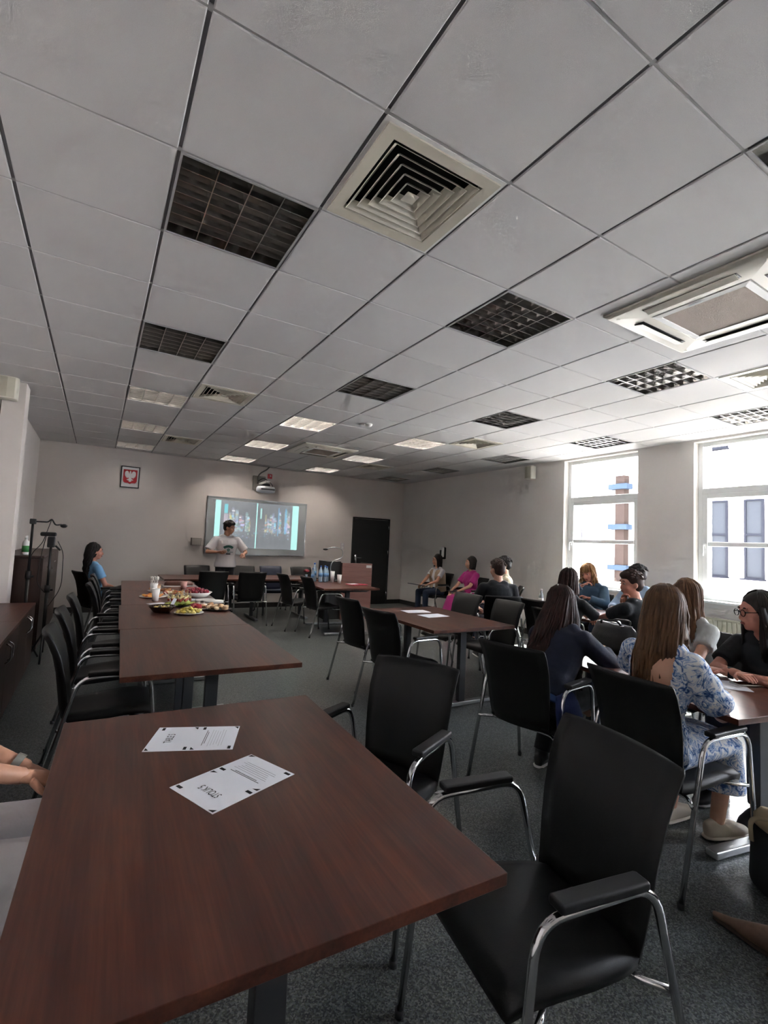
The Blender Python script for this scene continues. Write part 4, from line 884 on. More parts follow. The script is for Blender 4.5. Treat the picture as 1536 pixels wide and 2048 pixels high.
def hand_geo(mb, wrist, d, side, nrm, curl=0.5, s=1.0):
    """palm direction d, palm facing nrm; five fingers"""
    d = Vector(d).normalized(); nrm = Vector(nrm); nrm = (nrm-d*nrm.dot(d)).normalized(); lat = d.cross(nrm)*side   # towards the thumb
    w = Vector(wrist); palm = []
    for t, hw, hd in ((-0.01, 0.024, 0.018), (0.02, 0.032, 0.016), (0.06, 0.041, 0.014), (0.085, 0.040, 0.012), (0.095, 0.034, 0.008)):
        palm.append((w+d*t*s, hd*s, hw*s, nrm, lat))
    mb.loft(palm, 14)
    for k, (off, ln, rad) in enumerate(((0.028, 0.068, 0.0085), (0.010, 0.076, 0.0088), (-0.009, 0.070, 0.0085), (-0.027, 0.054, 0.0076))):
        p = w+d*0.086*s+lat*off*s; a = curl*(0.8+0.12*k); q = d
        pts = [p]; rr = [rad*s]
        for seg, fr in enumerate((0.45, 0.32, 0.23)):
            q = Quaternion(nrm.cross(d).normalized(), -a*(0.7 if seg == 0 else 0.9)) @ q if False else (math.cos(a*(seg+1)*0.75)*d+math.sin(a*(seg+1)*0.75)*nrm)
            p = p+q*ln*fr*s; pts.append(p); rr.append(rad*s*(0.95-0.12*seg))
        mb.tube(pts, rr, 8); mb.ball(pts[-1], rr[-1], 8, 6); mb.ball(pts[0], rr[0], 8, 6)
    p0 = w+d*0.03*s+lat*0.026*s; p1 = p0+(lat*0.7+d*0.6+nrm*0.25).normalized()*0.036*s; p2 = p1+(lat*0.15+d*0.9+nrm*0.35).normalized()*0.032*s
    mb.tube([p0, p1, p2], [0.012*s, 0.0105*s, 0.0085*s], 8); mb.ball(p2, 0.0085*s, 8, 6); mb.ball(p0, 0.012*s, 8, 6)
def person(pos, face, label, skin='fair', s=1.0, female=True, lean=0, side=0, head=(0, 0, 0), hands=None, poles=None, hair=None, top=None, bottom=None, shoes=None, stand=False, legs=None, sleeve=0.55, vox=0.012, glasses=None, curl=0.5, palms=None, z0=0.0, group='people in the meeting', twist=0, extra=None, fat=1.0):
    r = empty('person', (pos[0], pos[1], z0), R(face), label, 'person', group); g = {'root': r}
    hipz = (0.90 if stand else 0.555)*s
    if not stand: hipz = 0.485+0.055*s
    P = Vector((-0.06 if not stand else 0, 0, hipz))
    ql = Quaternion((0, 1, 0), R(lean)) @ Quaternion((1, 0, 0), R(side)); qt = ql @ Quaternion((0, 0, 1), R(twist))
    up = lambda x, y, z: P+qt @ (Vector((x, y, z))*s)
    shw = (0.165 if female else 0.195); ww = 0.125 if female else 0.145; fx = qt @ Vector((1, 0, 0)); ly = qt @ Vector((0, 1, 0))
    ST = lambda x, z, d, w, inf=0: (up(x, 0, z), d*s*fat+inf, w*s*fat+inf, fx, ly)
    torso = [(0.0, -0.08, 0.095, 0.15), (0.0, 0.0, 0.125, 0.178), (0.0, 0.09, 0.112, 0.155), (0.0, 0.17, 0.10, ww), (0.01, 0.28, 0.11, 0.145 if female else 0.16), (0.008, 0.37, 0.112, 0.155 if female else 0.175), (-0.005, 0.44, 0.095, 0.15 if female else 0.175), (-0.012, 0.49, 0.065, 0.10), (-0.012, 0.52, 0.045, 0.055)]
    nb = up(-0.012, 0, 0.50); hy = Quaternion((0, 0, 1), R(head[0])) @ Quaternion((0, 1, 0), R(head[1])) @ Quaternion((1, 0, 0), R(head[2]))
    neck_dir = (ql @ Vector((0.12, 0, 1))).normalized(); nt_ = nb+neck_dir*0.075*s
    HQ = Matrix(hy.to_matrix()); hc = nt_+hy @ Vector((0.018, 0, 0.105))*s; hs = s
    Hd = lambda x, y, z: hc+HQ @ (Vector((x, y, z))*hs)
    B = MB(); B.loft([ST(*t) for t in torso], 20)
    SH = {1: up(-0.005, shw, 0.44), -1: up(-0.005, -shw, 0.44)}
    B.caps(SH[1], SH[-1], 0.052*s, 0.052*s); B.caps(up(-0.012, 0.07, 0.49), up(-0.012, -0.07, 0.49), 0.05*s, 0.05*s)
    if female: B.ball(up(0.085, 0.065, 0.31), (0.055*s, 0.06*s, 0.06*s)); B.ball(up(0.085, -0.065, 0.31), (0.055*s, 0.06*s, 0.06*s))
    B.caps(nb-neck_dir*0.03*s, nt_+neck_dir*0.03*s, (0.05 if female else 0.058)*s, (0.046 if female else 0.056)*s)
    # head
    B.ball(Hd(-0.01, 0, 0.022), (0.098*hs, 0.076*hs, 0.098*hs), 20, 14, HQ); B.ball(Hd(0.022, 0, -0.04), (0.068*hs, 0.058*hs, 0.074*hs), 16, 12, HQ)
    B.ball(Hd(0.058, 0, -0.088), (0.026*hs, 0.03*hs, 0.024*hs), 10, 8, HQ); B.caps(Hd(0.084, 0, 0.012), Hd(0.102, 0, -0.028), 0.010*hs, 0.0145*hs, 10); B.ball(Hd(0.092, 0, -0.034), (0.014*hs, 0.019*hs, 0.011*hs), 8, 6, HQ)
    B.caps(Hd(0.078, 0.042, 0.034), Hd(0.078, -0.042, 0.034), 0.014*hs, 0.014*hs, 8); B.ball(Hd(0.081, 0, -0.060), (0.013*hs, 0.026*hs, 0.012*hs), 8, 6, HQ)
    for q in (1, -1): B.ball(Hd(-0.008, q*0.078, -0.008), (0.020*hs, 0.011*hs, 0.032*hs), 10, 8, HQ); B.ball(Hd(0.06, q*0.042, -0.03), (0.026*hs, 0.022*hs, 0.026*hs), 8, 6, HQ)
    # legs
    LEG = {}
    for q in (1, -1):
        hj = up(0.0, q*0.088, -0.02); lg = (legs or {}).get(q)
        if lg: kn, an, ft = [Vector(v) for v in lg]
        elif stand: kn, an, ft = Vector((0.03, q*0.10, 0.48*s)), Vector((-0.02, q*0.11, 0.085*s)), Vector((0.16, q*0.13, 0.03))
        else: kn, an, ft = Vector((0.40*s, q*0.115, 0.505)), Vector((0.40*s, q*0.115, 0.09)), Vector((0.57*s, q*0.125, 0.035))
        LEG[q] = (hj, kn, an, ft)
        B.caps(hj, kn, 0.083*s*fat, 0.055*s); B.caps(kn, an, 0.054*s, 0.036*s); c_ = kn.lerp(an, 0.3)-(ft-an).normalized()*0.018; B.ball(c_, (0.05*s, 0.05*s, 0.09*s), 10, 8)
        B.caps(an-Vector((0, 0, 0.025)), an.lerp(ft, 0.62), 0.033*s, 0.019*s)
    # arms
    ARM = {}; fingers = MB()
    for q in (1, -1):
        Ht = (hands or {}).get(q, (0.30, q*0.10, 0.62)); Ht = Ht(Hd) if callable(Ht) else Vector(Ht); pl = Vector((poles or {}).get(q, (-0.4, q*0.8, -0.6)))
        e_, w_ = ik(SH[q], Ht, 0.275*s, 0.245*s, pl); ARM[q] = (SH[q], e_, w_)
        B.caps(SH[q], e_, 0.046*s*fat, 0.036*s*fat); B.caps(e_, w_, 0.037*s, 0.0245*s)
        pn = (palms or {}).get(q, (0, -0.2*q, -1)); hd_ = (w_-e_).normalized()
        if hasattr(pn, 'keys'): hd_ = Vector(pn['d']); pn = pn['n']
        hand_geo(fingers, w_, hd_, q, pn, curl, s*(0.95 if female else 1.05))
    me = fuse(B, vox, 3, 'body'); join_into(me, fingers); ob = link('body', me, SKIN[skin], r, fix=False)
    g.update(hc=hc, Hd=Hd, HQ=HQ, up=up, ARM=ARM, LEG=LEG, hs=hs, ST=ST, ly=ly, fx=fx, s=s, qt=qt)
    # face
    for q in (1, -1):
        ey = MB().ball(Hd(0.079, q*0.032, 0.010), (0.010*hs, 0.0120*hs, 0.0066*hs), 10, 8, HQ).build('eye', EYEW, r, smooth=True)
        MB().ball(Hd(0.0868, q*0.032, 0.010), (0.0035*hs, 0.0066*hs, 0.0062*hs), 10, 6, HQ).build('iris', EYEI, ey, smooth=True)
        if hair: MB().tube([Hd(0.088, q*0.016, 0.034), Hd(0.091, q*0.030, 0.040), Hd(0.082, q*0.050, 0.035)], [0.0035*hs, 0.005*hs, 0.003*hs], 6).build('eyebrow', hair[1], r, smooth=True)
    MB().loft([(Hd(0.088, 0, -0.070), 0.004, 0.010*hs, HQ @ Vector((1, 0, 0)), HQ @ Vector((0, 1, 0))), (Hd(0.0925, 0, -0.064), 0.005, 0.022*hs, HQ @ Vector((1, 0, 0)), HQ @ Vector((0, 1, 0))), (Hd(0.0945, 0, -0.059), 0.005, 0.024*hs, HQ @ Vector((1, 0, 0)), HQ @ Vector((0, 1, 0))), (Hd(0.092, 0, -0.053), 0.004, 0.012*hs, HQ @ Vector((1, 0, 0)), HQ @ Vector((0, 1, 0)))], 12).build('lips', LIP, r, smooth=True)
    if hair: make_hair(g, hair, vox)
    # top
    if top:
        T = MB(); inf = top.get('inf', 0.014)*s; st = torso[1 if not top.get('tuck') else 2:]
        if top.get('crop'): st = torso[top['crop']:]
        st = [list(ST(*t, inf)) for t in st[:-1]]
        if stand and not top.get('tuck'): st = [list(ST(0, -0.06, 0.125, 0.17, inf+0.006))]+st
        if top.get('upto'): st = [list(ST(*t, inf)) for t in torso[1:top['upto']]]
        T.loft(st, 20)
        if not top.get('upto'): T.caps(SH[1], SH[-1], 0.052*s+inf*0.8, 0.052*s+inf*0.8); T.caps(up(-0.014, 0.078, 0.482), up(-0.014, -0.078, 0.482), 0.050*s+inf*0.8, 0.050*s+inf*0.8)
        if female: T.ball(up(0.085, 0.065, 0.31), 0.058*s+inf*0.6); T.ball(up(0.085, -0.065, 0.31), 0.058*s+inf*0.6)
        for q in (1, -1):
            S_, e_, w_ = ARM[q]; fr = sleeve
            if fr > 0:
                if fr <= 1: T.ball(S_, 0.046*s+inf*1.2); T.cone(S_, S_.lerp(e_, fr), 0.049*s+inf*1.1, 0.042*s+inf*1.7)
                else: T.caps(S_, e_, 0.048*s+inf, 0.040*s+inf); T.cone(e_, e_.lerp(w_, fr-1), 0.041*s+inf, 0.031*s+inf)
            if top.get('puff'):
                T.ball(e_.lerp(S_, 0.30), (0.092*s, 0.09*s, 0.072*s)); T.ball(e_.lerp(S_, 0.58), 0.078*s); T.ball(S_.lerp(e_, 0.12), 0.068*s)
        if top.get('coll'): T.loft([(nb-neck_dir*0.035*s, 0.075*s, 0.085*s), (nb+neck_dir*0.03*s, 0.06*s, 0.064*s)], 16)
        if extra and extra.get('top_extra'): extra['top_extra'](T, g)
        me = fuse(T, vox, top.get('smooth', 3), 'shirt')
        if top.get('hole'):
            bm = bmesh.new(); bm.from_mesh(me); iq = qt.inverted(); kill = []
            for f in bm.faces:
                q = iq @ (f.calc_center_median()-P)/s
                if q.x < 0.0 and (q.y/top['hole'][0])**2+((q.z-top['hole'][1])/top['hole'][2])**2 < 1: kill.append(f)
            bmesh.ops.delete(bm, geom=kill, context='FACES'); bm.to_mesh(me); bm.free()
        link(top.get('name', 'shirt'), me, top['m'], r, fix=False)
    if bottom:
        T = MB(); inf = bottom.get('inf', 0.012)*s; kind = bottom.get('kind', 'trousers')
        T.loft([ST(0.0, -0.10, 0.10, 0.155, inf), ST(0, 0.0, 0.125, 0.178, inf), ST(0, 0.10, 0.110, 0.152, inf)], 20)
        if kind == 'trousers':
            for q in (1, -1):
                hj, kn, an, ft = LEG[q]; T.caps(hj, kn, 0.085*s*fat+inf, 0.058*s+inf); T.cone(kn, kn.lerp(an, bottom.get('len', 0.98)), 0.057*s+inf, 0.042*s+inf*1.6)
        else:
            ln = bottom.get('len', 0.5); c0 = up(0, 0, -0.02); k0 = (LEG[1][1]+LEG[-1][1])/2; a0 = (LEG[1][2]+LEG[-1][2])/2; sp = abs(LEG[1][1].y-LEG[-1][1].y)/2
            dn = (a0-k0).normalized()
            if not stand:
                T.loft([(c0+Vector((0.0, 0, 0)), 0.115*s, 0.20*s, (0, 0, 1), (0, 1, 0)), (c0.lerp(k0, 0.5), 0.105*s, 0.195*s, (0, 0, 1), (0, 1, 0)), (k0-Vector((0.02, 0, 0.0)), 0.075*s, sp+0.09*s, (0, 0, 1), (0, 1, 0)), (k0+Vector((0.05, 0, -0.02)), 0.05*s, sp+0.06*s, (0, 0, 1), (0, 1, 0))], 20)
                T.loft([(k0+Vector((-0.02, 0, 0.03)), 0.085*s, sp+0.085*s), (k0.lerp(a0, ln*0.5), 0.115*s, sp+0.10*s), (k0.lerp(a0, ln), 0.14*s, sp+0.125*s)], 20)
        me = fuse(T, vox, 3, 'trousers'); link(bottom.get('name', 'trousers'), me, bottom['m'], r, fix=False)
    if shoes:
        for q in (1, -1):
            hj, kn, an, ft = LEG[q]; d = ft-an; d.z = 0; d = d.normalized() if d.length > 0.01 else Vector((1, 0, 0)); l_ = Vector((-d.y, d.x, 0)); base = Vector((an.x, an.y, an.z-0.085)); pt = shoes.get('point', 0)
            tilt = shoes.get('tilt', 0); uz = (Vector((0, 0, 1))-d*tilt).normalized(); d2 = (d+Vector((0, 0, tilt))).normalized()
            T = MB(); T.loft([(base-d2*0.075+uz*0.045, 0.035, 0.016, uz, l_), (base-d2*0.06+uz*0.045, 0.045, 0.032, uz, l_), (base+uz*0.05, 0.052, 0.038, uz, l_), (base+d2*0.07+uz*0.042, 0.042, 0.044, uz, l_), (base+d2*0.13+uz*0.032, 0.030, 0.044-0.012*pt, uz, l_), (base+d2*0.175+uz*0.026, 0.022, 0.030-0.014*pt, uz, l_), (base+d2*(0.195+0.05*pt)+uz*0.022, 0.010, 0.012, uz, l_)], 18)
            if shoes.get('high', 0): T.cone(base+uz*0.05, base+uz*(0.05+shoes['high']), 0.05, 0.047)
            me = fuse(T, 0.008, 3, 'shoe'); so = link('shoe', me, shoes['m'], r, fix=False)
            sl_ = MB(); sl_.loft([(base-d2*0.078+uz*0.008, 0.008, 0.022, uz, l_), (base-d2*0.05+uz*0.008, 0.009, 0.040, uz, l_), (base+d2*0.08+uz*0.008, 0.009, 0.047, uz, l_), (base+d2*0.15+uz*0.008, 0.009, 0.044-0.014*pt, uz, l_), (base+d2*(0.19+0.05*pt)+uz*0.008, 0.007, 0.014, uz, l_)], 12); sl_.build('sole', shoes.get('sole', WHITE), so, smooth=True)
    if glasses:
        G = MB()
        for q in (1, -1):
            c = [Hd(0.104, q*0.034+0.025*math.cos(t), 0.008+0.021*math.sin(t)) for t in np.linspace(0, 2*PI, 17)]; G.tube(c, 0.0025*hs, 6, False); G.tube([Hd(0.102, q*0.059, 0.014), Hd(0.0, q*0.086, 0.012)], 0.0025*hs, 6)
        G.tube([Hd(0.106, 0.010, 0.012), Hd(0.106, -0.010, 0.012)], 0.0025*hs, 6); gl = G.build('glasses', glasses, r, smooth=True)
    if extra and extra.get('after'): extra['after'](g)
    return g
def make_hair(g, hair, vox):
    kind, hm = hair[0], hair[1]; opt = hair[2] if len(hair) > 2 else {}
    Hd, HQ, hs, r, up = g['Hd'], g['HQ'], g['hs'], g['root'], g['up']; rs_ = random.Random(len(kind)+int(abs(g['hc'].x)*1000))
    T = MB(); T.ball(Hd(-0.024, 0, 0.040), (0.102*hs, 0.087*hs, 0.100*hs), 20, 14, HQ)
    L = MB(); ln = opt.get('len', 0.4); inv = HQ.inverted()
    if kind == 'short':
        T.ball(Hd(-0.045, 0, 0.0), (0.074*hs, 0.081*hs, 0.085*hs), 16, 12, HQ); T.ball(Hd(0.045, 0, 0.09), (0.052*hs, 0.070*hs, 0.040*hs), 14, 10, HQ)
        for k in range(opt.get('n', 170)):
            a = rs_.uniform(0, 2*PI); el = rs_.uniform(R(12), R(90)); ca = math.cos(a)
            if ca > 0.45 and el < R(48): continue
            d = Vector((math.cos(el)*ca, math.cos(el)*math.sin(a), math.sin(el))); p = Vector((-0.022+0.098*d.x, 0.083*d.y, 0.038+0.098*d.z))
            fl = Vector((0.6, 0.2*rs_.uniform(-1, 1), -0.15)) if d.x > -0.2 else Vector((-0.2, 0, -0.8)); q1 = p+(d*0.5+fl*0.6)*0.020+Vector((rs_.uniform(-1, 1), rs_.uniform(-1, 1), rs_.uniform(-1, 1)))*0.004; q2 = q1+(d*0.25+fl*0.9)*0.020
            L.tube([Hd(*(p-d*0.012)), Hd(*p), Hd(*q1), Hd(*q2)], [0.009*hs, 0.009*hs, 0.007*hs, 0.002*hs], 5)
    else:
        T.ball(Hd(-0.035, 0, -0.01), (0.085*hs, 0.088*hs, 0.10*hs), 18, 12, HQ)
        drop = ln; hcw = g['hc']; back = opt.get('back', 0.0)
        if kind == 'bob':
            for q in (1, -1): T.loft([(Hd(-0.015, q*0.072, 0.05), 0.055*hs, 0.022*hs), (Hd(0.005, q*0.080, -0.04), 0.055*hs, 0.02*hs), (Hd(0.008, q*0.076, -0.115), 0.05*hs, 0.017*hs)], 12)
            T.loft([(Hd(-0.06, 0, 0.0), 0.06*hs, 0.085*hs), (Hd(-0.055, 0, -0.07), 0.055*hs, 0.085*hs), (Hd(-0.045, 0, -0.125), 0.04*hs, 0.078*hs)], 18)
        else:
            bx = hcw.x; wd = opt.get('wid', 0.10)
            c0 = Hd(-0.055, 0, -0.02); tgt = opt.get('to'); end = Vector(tgt) if tgt else c0+Vector((-0.035+back, 0, -drop))
            fxv = HQ @ Vector((1, 0, 0)); lyv = HQ @ Vector((0, 1, 0))
            mid = c0.lerp(end, 0.45)+Vector((opt.get('bulge', -0.03), 0, 0))
            T.loft([(c0+Vector((0, 0, 0.04)), 0.06*hs, 0.085*hs, fxv, lyv), (c0.lerp(mid, 0.5), 0.05*hs, 0.09*hs, fxv, lyv), (mid, 0.04*hs, wd*hs, fxv, lyv), (mid.lerp(end, 0.6), 0.033*hs, wd*0.95*hs, fxv, lyv), (end, 0.018*hs, wd*0.7*hs, fxv, lyv)], 20)
            if opt.get('sides', 1):
                for q in (1, -1): T.loft([(Hd(0.0, q*0.075, 0.05), 0.05*hs, 0.02*hs), (Hd(-0.005, q*0.085, -0.05), 0.045*hs, 0.02*hs), (Hd(-0.03, q*0.085, -0.14), 0.035*hs, 0.02*hs)], 12)
        n = opt.get('n', 110); wav = opt.get('wave', 0.006)
        for k in range(n):
            a = PI+(k/n*2-1)*R(119 if kind != 'bob' else 112)+rs_.uniform(-.05, .05); ca, sa = math.cos(a), math.sin(a); rad = rs_.uniform(0.0, 0.010); pts = []; rr = []
            for el in (80, 55, 30, 8):
                e_ = R(el); pts.append(Hd(-0.022+(0.100+rad)*math.cos(e_)*ca, (0.086+rad)*math.cos(e_)*sa, 0.040+(0.098+rad)*math.sin(e_))); rr.append(0.008*hs)
            st = pts[-1]; lat = (HQ @ Vector((0, 1, 0)))
            if kind == 'bob':
                for q, t in enumerate((0.3, 0.65, 1.0)): pts.append(Hd(-0.022+(0.098-0.012*t)*ca, (0.090-0.004*t)*sa, 0.03-0.155*t+rs_.uniform(-.006, .006))); rr.append((0.008, 0.007, 0.004)[q]*hs)
            else:
                u = sa; ends = end+lat*(u*wd*0.95*hs)+Vector((rs_.uniform(-.02, .015), rs_.uniform(-.02, .02), rs_.uniform(-0.06, 0.05)))
                front = abs(a-PI) > R(98) and opt.get('sides', 1)
                if front: ends = st+Vector((rs_.uniform(-.03, .0), rs_.uniform(-.012, .012), -min(drop, 0.34)*rs_.uniform(0.75, 1.0)))+lat*(0.012 if sa > 0 else -0.012)
                midp = st.lerp(ends, 0.5)+lat*(0.012*(1 if sa > 0 else -1)) if front else mid+lat*(u*wd*1.05*hs)+(HQ @ Vector((ca*0.045*hs, 0, 0)))+Vector((rs_.uniform(-.012, .006), rs_.uniform(-.008, .008), 0))
                ph = rs_.uniform(0, 6.28)
                for q, t in enumerate((0.25, 0.5, 0.75, 1.0)):
                    b0 = (1-t)**2*st+2*t*(1-t)*midp+t*t*ends; b0 = b0+Vector((math.sin(9*t+ph), math.cos(8*t+ph), 0))*wav*t*2; pts.append(b0); rr.append((0.009, 0.009, 0.008, 0.003)[q]*hs)
            L.tube(pts, rr, 5)
        if opt.get('fringe'):
            for k in range(9):
                y = -0.06+0.015*k; L.tube([Hd(0.01, y*0.6, 0.135), Hd(0.07, y, 0.10), Hd(0.088, y*1.1, 0.06), Hd(0.09, y*1.15, 0.035)], [0.009*hs, 0.010*hs, 0.009*hs, 0.004*hs], 5)
    me = fuse(T, max(vox*0.9, 0.009), 3, 'hair'); join_into(me, L); link('hair', me, hm, r, fix=False)
BRN = hairmat('2b1c16', '46302a'); BLK = hairmat('14100f', '2a2220'); MBR = hairmat('4a3527', '6f523c'); LBR = hairmat('5a4030', '87654a'); BLO = hairmat('7d5637', 'c29a6c'); AUB = hairmat('1f1210', '402420')
BLKC = cloth('black', '17191d', '1d2026'); NVY = cloth('navy', '15192a', '1c2136'); JEAN = cloth('jean', '1d2a3f', '2a3a55'); DENIM = cloth('denim', '3c556e', '577288'); WTE = cloth('white', 'dcdadc', 'd2d0d4')
GRY = cloth('grey', 'a9adac', 'b7bbba'); MAG = cloth('magenta', '9c1f6c', 'ad2a7a'); CRM = cloth('creamy', 'd6cfb6', 'cdc5aa'); PBL = cloth('pale_blue', 'a6bdd8', '9ab3d0'); SKY = cloth('sky_blue', '6fa3cf', '7fb0d8'); BEI = cloth('beige', 'a8907a', 'b49c86'); FLR = mat_floral()
BLKG = mat('glasses_black', '16161a', 0.25); CLRG = mat('glasses_clear', '9a9088', 0.2); SNK = mat('sneaker_cream', 'c9bfae', 0.7); BSH = mat('shoe_black', '17171a', 0.4); TANS = mat('shoe_tan', '73594a', 0.45, noise=(60, '665041'))
# presenter
def after_presenter(g):
    up, s, r = g['up'], g['s'], g['root']
    def cp(y, z, d=0.166): return up(d*math.sqrt(max(1-(y/0.21)**2, 0))-0.008, y, z)
    def patch(cells, name, m):
        k = MB()
        for (a, b, c, d) in cells:
            q = [cp(*a), cp(*b), cp(*c), cp(*d)]; k.add(q, [(0, 1, 2, 3)])
        return k.build(name, m, r)
    GR = mat('print_green', '3f6f66', 0.8); n = 12; arc = []
    for i in range(n):
        t0, t1 = R(50+80*i/n), R(50+80*(i+1)/n); ro, ri = 0.15, 0.105
        arc.append(((ro*math.cos(t0), 0.20+ro*math.sin(t0)), (ro*math.cos(t1), 0.20+ro*math.sin(t1)), (ri*math.cos(t1), 0.20+ri*math.sin(t1)), (ri*math.cos(t0), 0.20+ri*math.sin(t0))))
    patch(arc, 'chest_print', GR)
    patch([((0.028*math.cos(R(60*i)), 0.262+0.028*math.sin(R(60*i))), (0.028*math.cos(R(60*i+60)), 0.262+0.028*math.sin(R(60*i+60))), (0.008*math.cos(R(60*i+60)), 0.262+0.008*math.sin(R(60*i+60))), (0.008*math.cos(R(60*i)), 0.262+0.008*math.sin(R(60*i)))) for i in range(6)], 'round_print', GR)
    patch([((-0.09, 0.225), (0.09, 0.225), (0.09, 0.217), (-0.09, 0.217))], 'line_print', GR)
    patch([((-0.04, 0.20), (0.04, 0.20), (0.04, 0.178), (-0.04, 0.178))], 'bar_print', INK)
person((2.00, 8.17), 272, 'standing presenter in a white printed T-shirt and black trousers before the board', 'tan', 1.035, False, 0, 0, (50, 10, 0), {1: (0.28, 0.26, 1.13), -1: (0.25, -0.21, 1.16)}, None, ('short', BLK, {'n': 200}), dict(m=WTE, inf=0.024), dict(m=BLKC), dict(m=BSH), True, sleeve=0.85, vox=0.012, curl=0.5, extra=dict(after=after_presenter), palms={1: (0, -0.6, -0.6), -1: (0, 0.6, 0.6)})
# woman in blue at the left
person((-0.10, 6.55), 22, 'seated woman with long dark hair and light blue shirt beside the far wall', 'rosy', 0.92, True, -4, 0, (-22, 2, 0), {1: (0.15, 0.07, 0.64), -1: (0.17, -0.05, 0.66)}, None, ('long', BLK, {'len': 0.30, 'n': 120, 'wid': 0.115, 'wave': 0.02, 'sides': 0}), dict(m=SKY), dict(m=BLKC), dict(m=BSH), legs={1: ((0.38, 0.10, 0.50), (0.38, 0.10, 0.09), (0.55, 0.10, 0.035)), -1: ((0.44, -0.04, 0.65), (0.66, 0.06, 0.36), (0.80, 0.08, 0.33))}, sleeve=0.6)
# woman with beige vest
def vest(g):
    T = MB(); ST = g['ST']; up = g['up']; s = g['s']
    for q in (1, -1):
        st = []
        for x, z, d, w in ((0, -0.02, 0.115, 0.10), (0, 0.10, 0.112, 0.09), (0, 0.2, 0.108, 0.082), (0.01, 0.32, 0.115, 0.09), (0, 0.42, 0.095, 0.085), (-0.01, 0.475, 0.06, 0.055)):
            a = list(ST(x, z, d, w, 0.02)); a[0] = up(x, q*0.092, z); a[1] = d*s+0.034; a[2] = w*s*1.12; st.append(a)
        T.loft(st, 16)
    me = fuse(T, 0.012, 3, 'vest'); link('vest', me, BEI, g['root'], fix=False)
person((5.98, 6.68), 184, 'seated woman in a beige vest over white with a navy folder on her lap', 'tan', 0.92, True, 4, 0, (-18, 2, 0), {1: (0.30, 0.06, 0.66), -1: (0.34, -0.06, 0.67)}, None, ('long', BLK, {'len': 0.24, 'n': 80, 'wid': 0.085, 'wave': 0.003, 'bulge': 0.0}), dict(m=WTE, inf=0.010), dict(m=JEAN), dict(m=BSH), sleeve=0.6, extra=dict(after=vest))
fo = empty('navy_folder', (5.56, 6.66, 0.655), R(184), 'navy folder held by the woman in the beige vest', 'folder', 'folders'); MB().box((0.06, 0, 0), (0.34, 0.24, 0.014), rot=Matrix.Rotation(R(-8), 3, 'Y')).build('cover', mat('folder_navy', '141a30', 0.4), fo, bevel=0.003)
# woman in magenta
person((5.90, 5.55), 180, 'seated woman with a black bob in a magenta dress', 'fair', 0.925, True, 3, 0, (-22, 0, 0), {1: (0.30, 0.06, 0.65), -1: (0.30, -0.12, 0.66)}, None, ('bob', BLK, {'n': 80}), dict(m=MAG, inf=0.016), dict(m=MAG, kind='skirt', len=0.62, name='skirt'), dict(m=mat('sandal', 'b08a70', 0.6)), legs={1: ((0.40, 0.05, 0.51), (0.50, 0.02, 0.10), (0.66, 0.0, 0.04)), -1: ((0.40, -0.05, 0.55), (0.42, -0.06, 0.14), (0.58, -0.06, 0.08))}, sleeve=0.75)
fo = empty('dark_folder', (5.60, 5.55, 0.64), R(180), 'dark folder lying on the lap of the woman in magenta', 'folder', 'folders'); MB().box((0.0, 0, 0), (0.22, 0.30, 0.012)).build('cover', mat('folder_plum', '241428', 0.4), fo, bevel=0.003)
# men at the middle
person((4.25, 3.12), 62, 'seated man in a black T-shirt seen from behind, right of the middle table', 'fair', 0.97, False, 4, 0, (28, 2, 0), {1: (0.28, 0.16, 0.66), -1: (0.28, -0.16, 0.66)}, None, ('short', BRN, {'n': 200}), dict(m=BLKC, inf=0.018), dict(m=NVY), dict(m=BSH), sleeve=0.8)
person((5.30, 4.10), 140, 'seated man in a cream shirt half hidden behind the dark-shirted man', 'fair', 0.99, False, 2, 0, (10, 0, 0), {1: (0.28, 0.12, 0.64), -1: (0.28, -0.12, 0.64)}, None, ('short', BLK, {'n': 170}), dict(m=CRM, inf=0.018), dict(m=NVY), dict(m=BSH), sleeve=0.8)
# window-side table
person((4.00, 1.86), 8, 'seated woman with long reddish-brown hair in black, back turned, at the window-side table', 'fair', 0.93, True, 8, 0, (35, 6, 0), {1: (0.42, 0.12, 0.79), -1: (0.42, -0.12, 0.79)}, None, ('long', AUB, {'len': 0.42, 'n': 130, 'wid': 0.10, 'wave': 0.006}), dict(m=BLKC), dict(m=BLKC), dict(m=BSH), sleeve=0.9)
person((5.72, 2.83), 205, 'seated blonde woman in a blue denim jacket with head bowed by the window', 'rosy', 0.965, True, 8, 0, (-15, 18, 8), {1: (0.28, 0.02, 0.86), -1: (0.24, -0.06, 1.02)}, {1: (-0.2, 1, -0.6), -1: (0.2, -1, -0.6)}, ('long', BLO, {'len': 0.22, 'n': 110, 'wid': 0.10, 'wave': 0.012, 'fringe': 1, 'bulge': 0.0}), dict(m=DENIM, inf=0.024, coll=1, name='jacket'), dict(m=JEAN), dict(m=BSH), sleeve=1.9, curl=0.9)
person((4.22, 1.24), 92, 'seated man in a black T-shirt in profile, chin on his hand, by the windows', 'rosy', 0.97, False, 12, 0, (58, 6, 0), {1: (0.50, -0.08, 0.785), -1: lambda H: H(0.078, 0.0, -0.215)}, {1: (-0.1, 1, -0.5), -1: (0.4, -0.6, -1)}, ('short', BRN, {'n': 210}), dict(m=BLKC, inf=0.02), dict(m=NVY), dict(m=BSH), sleeve=0.8, curl=1.0, palms={-1: dict(d=(0.1, 0.1, 1), n=(-1, 0.2, 0.3))})
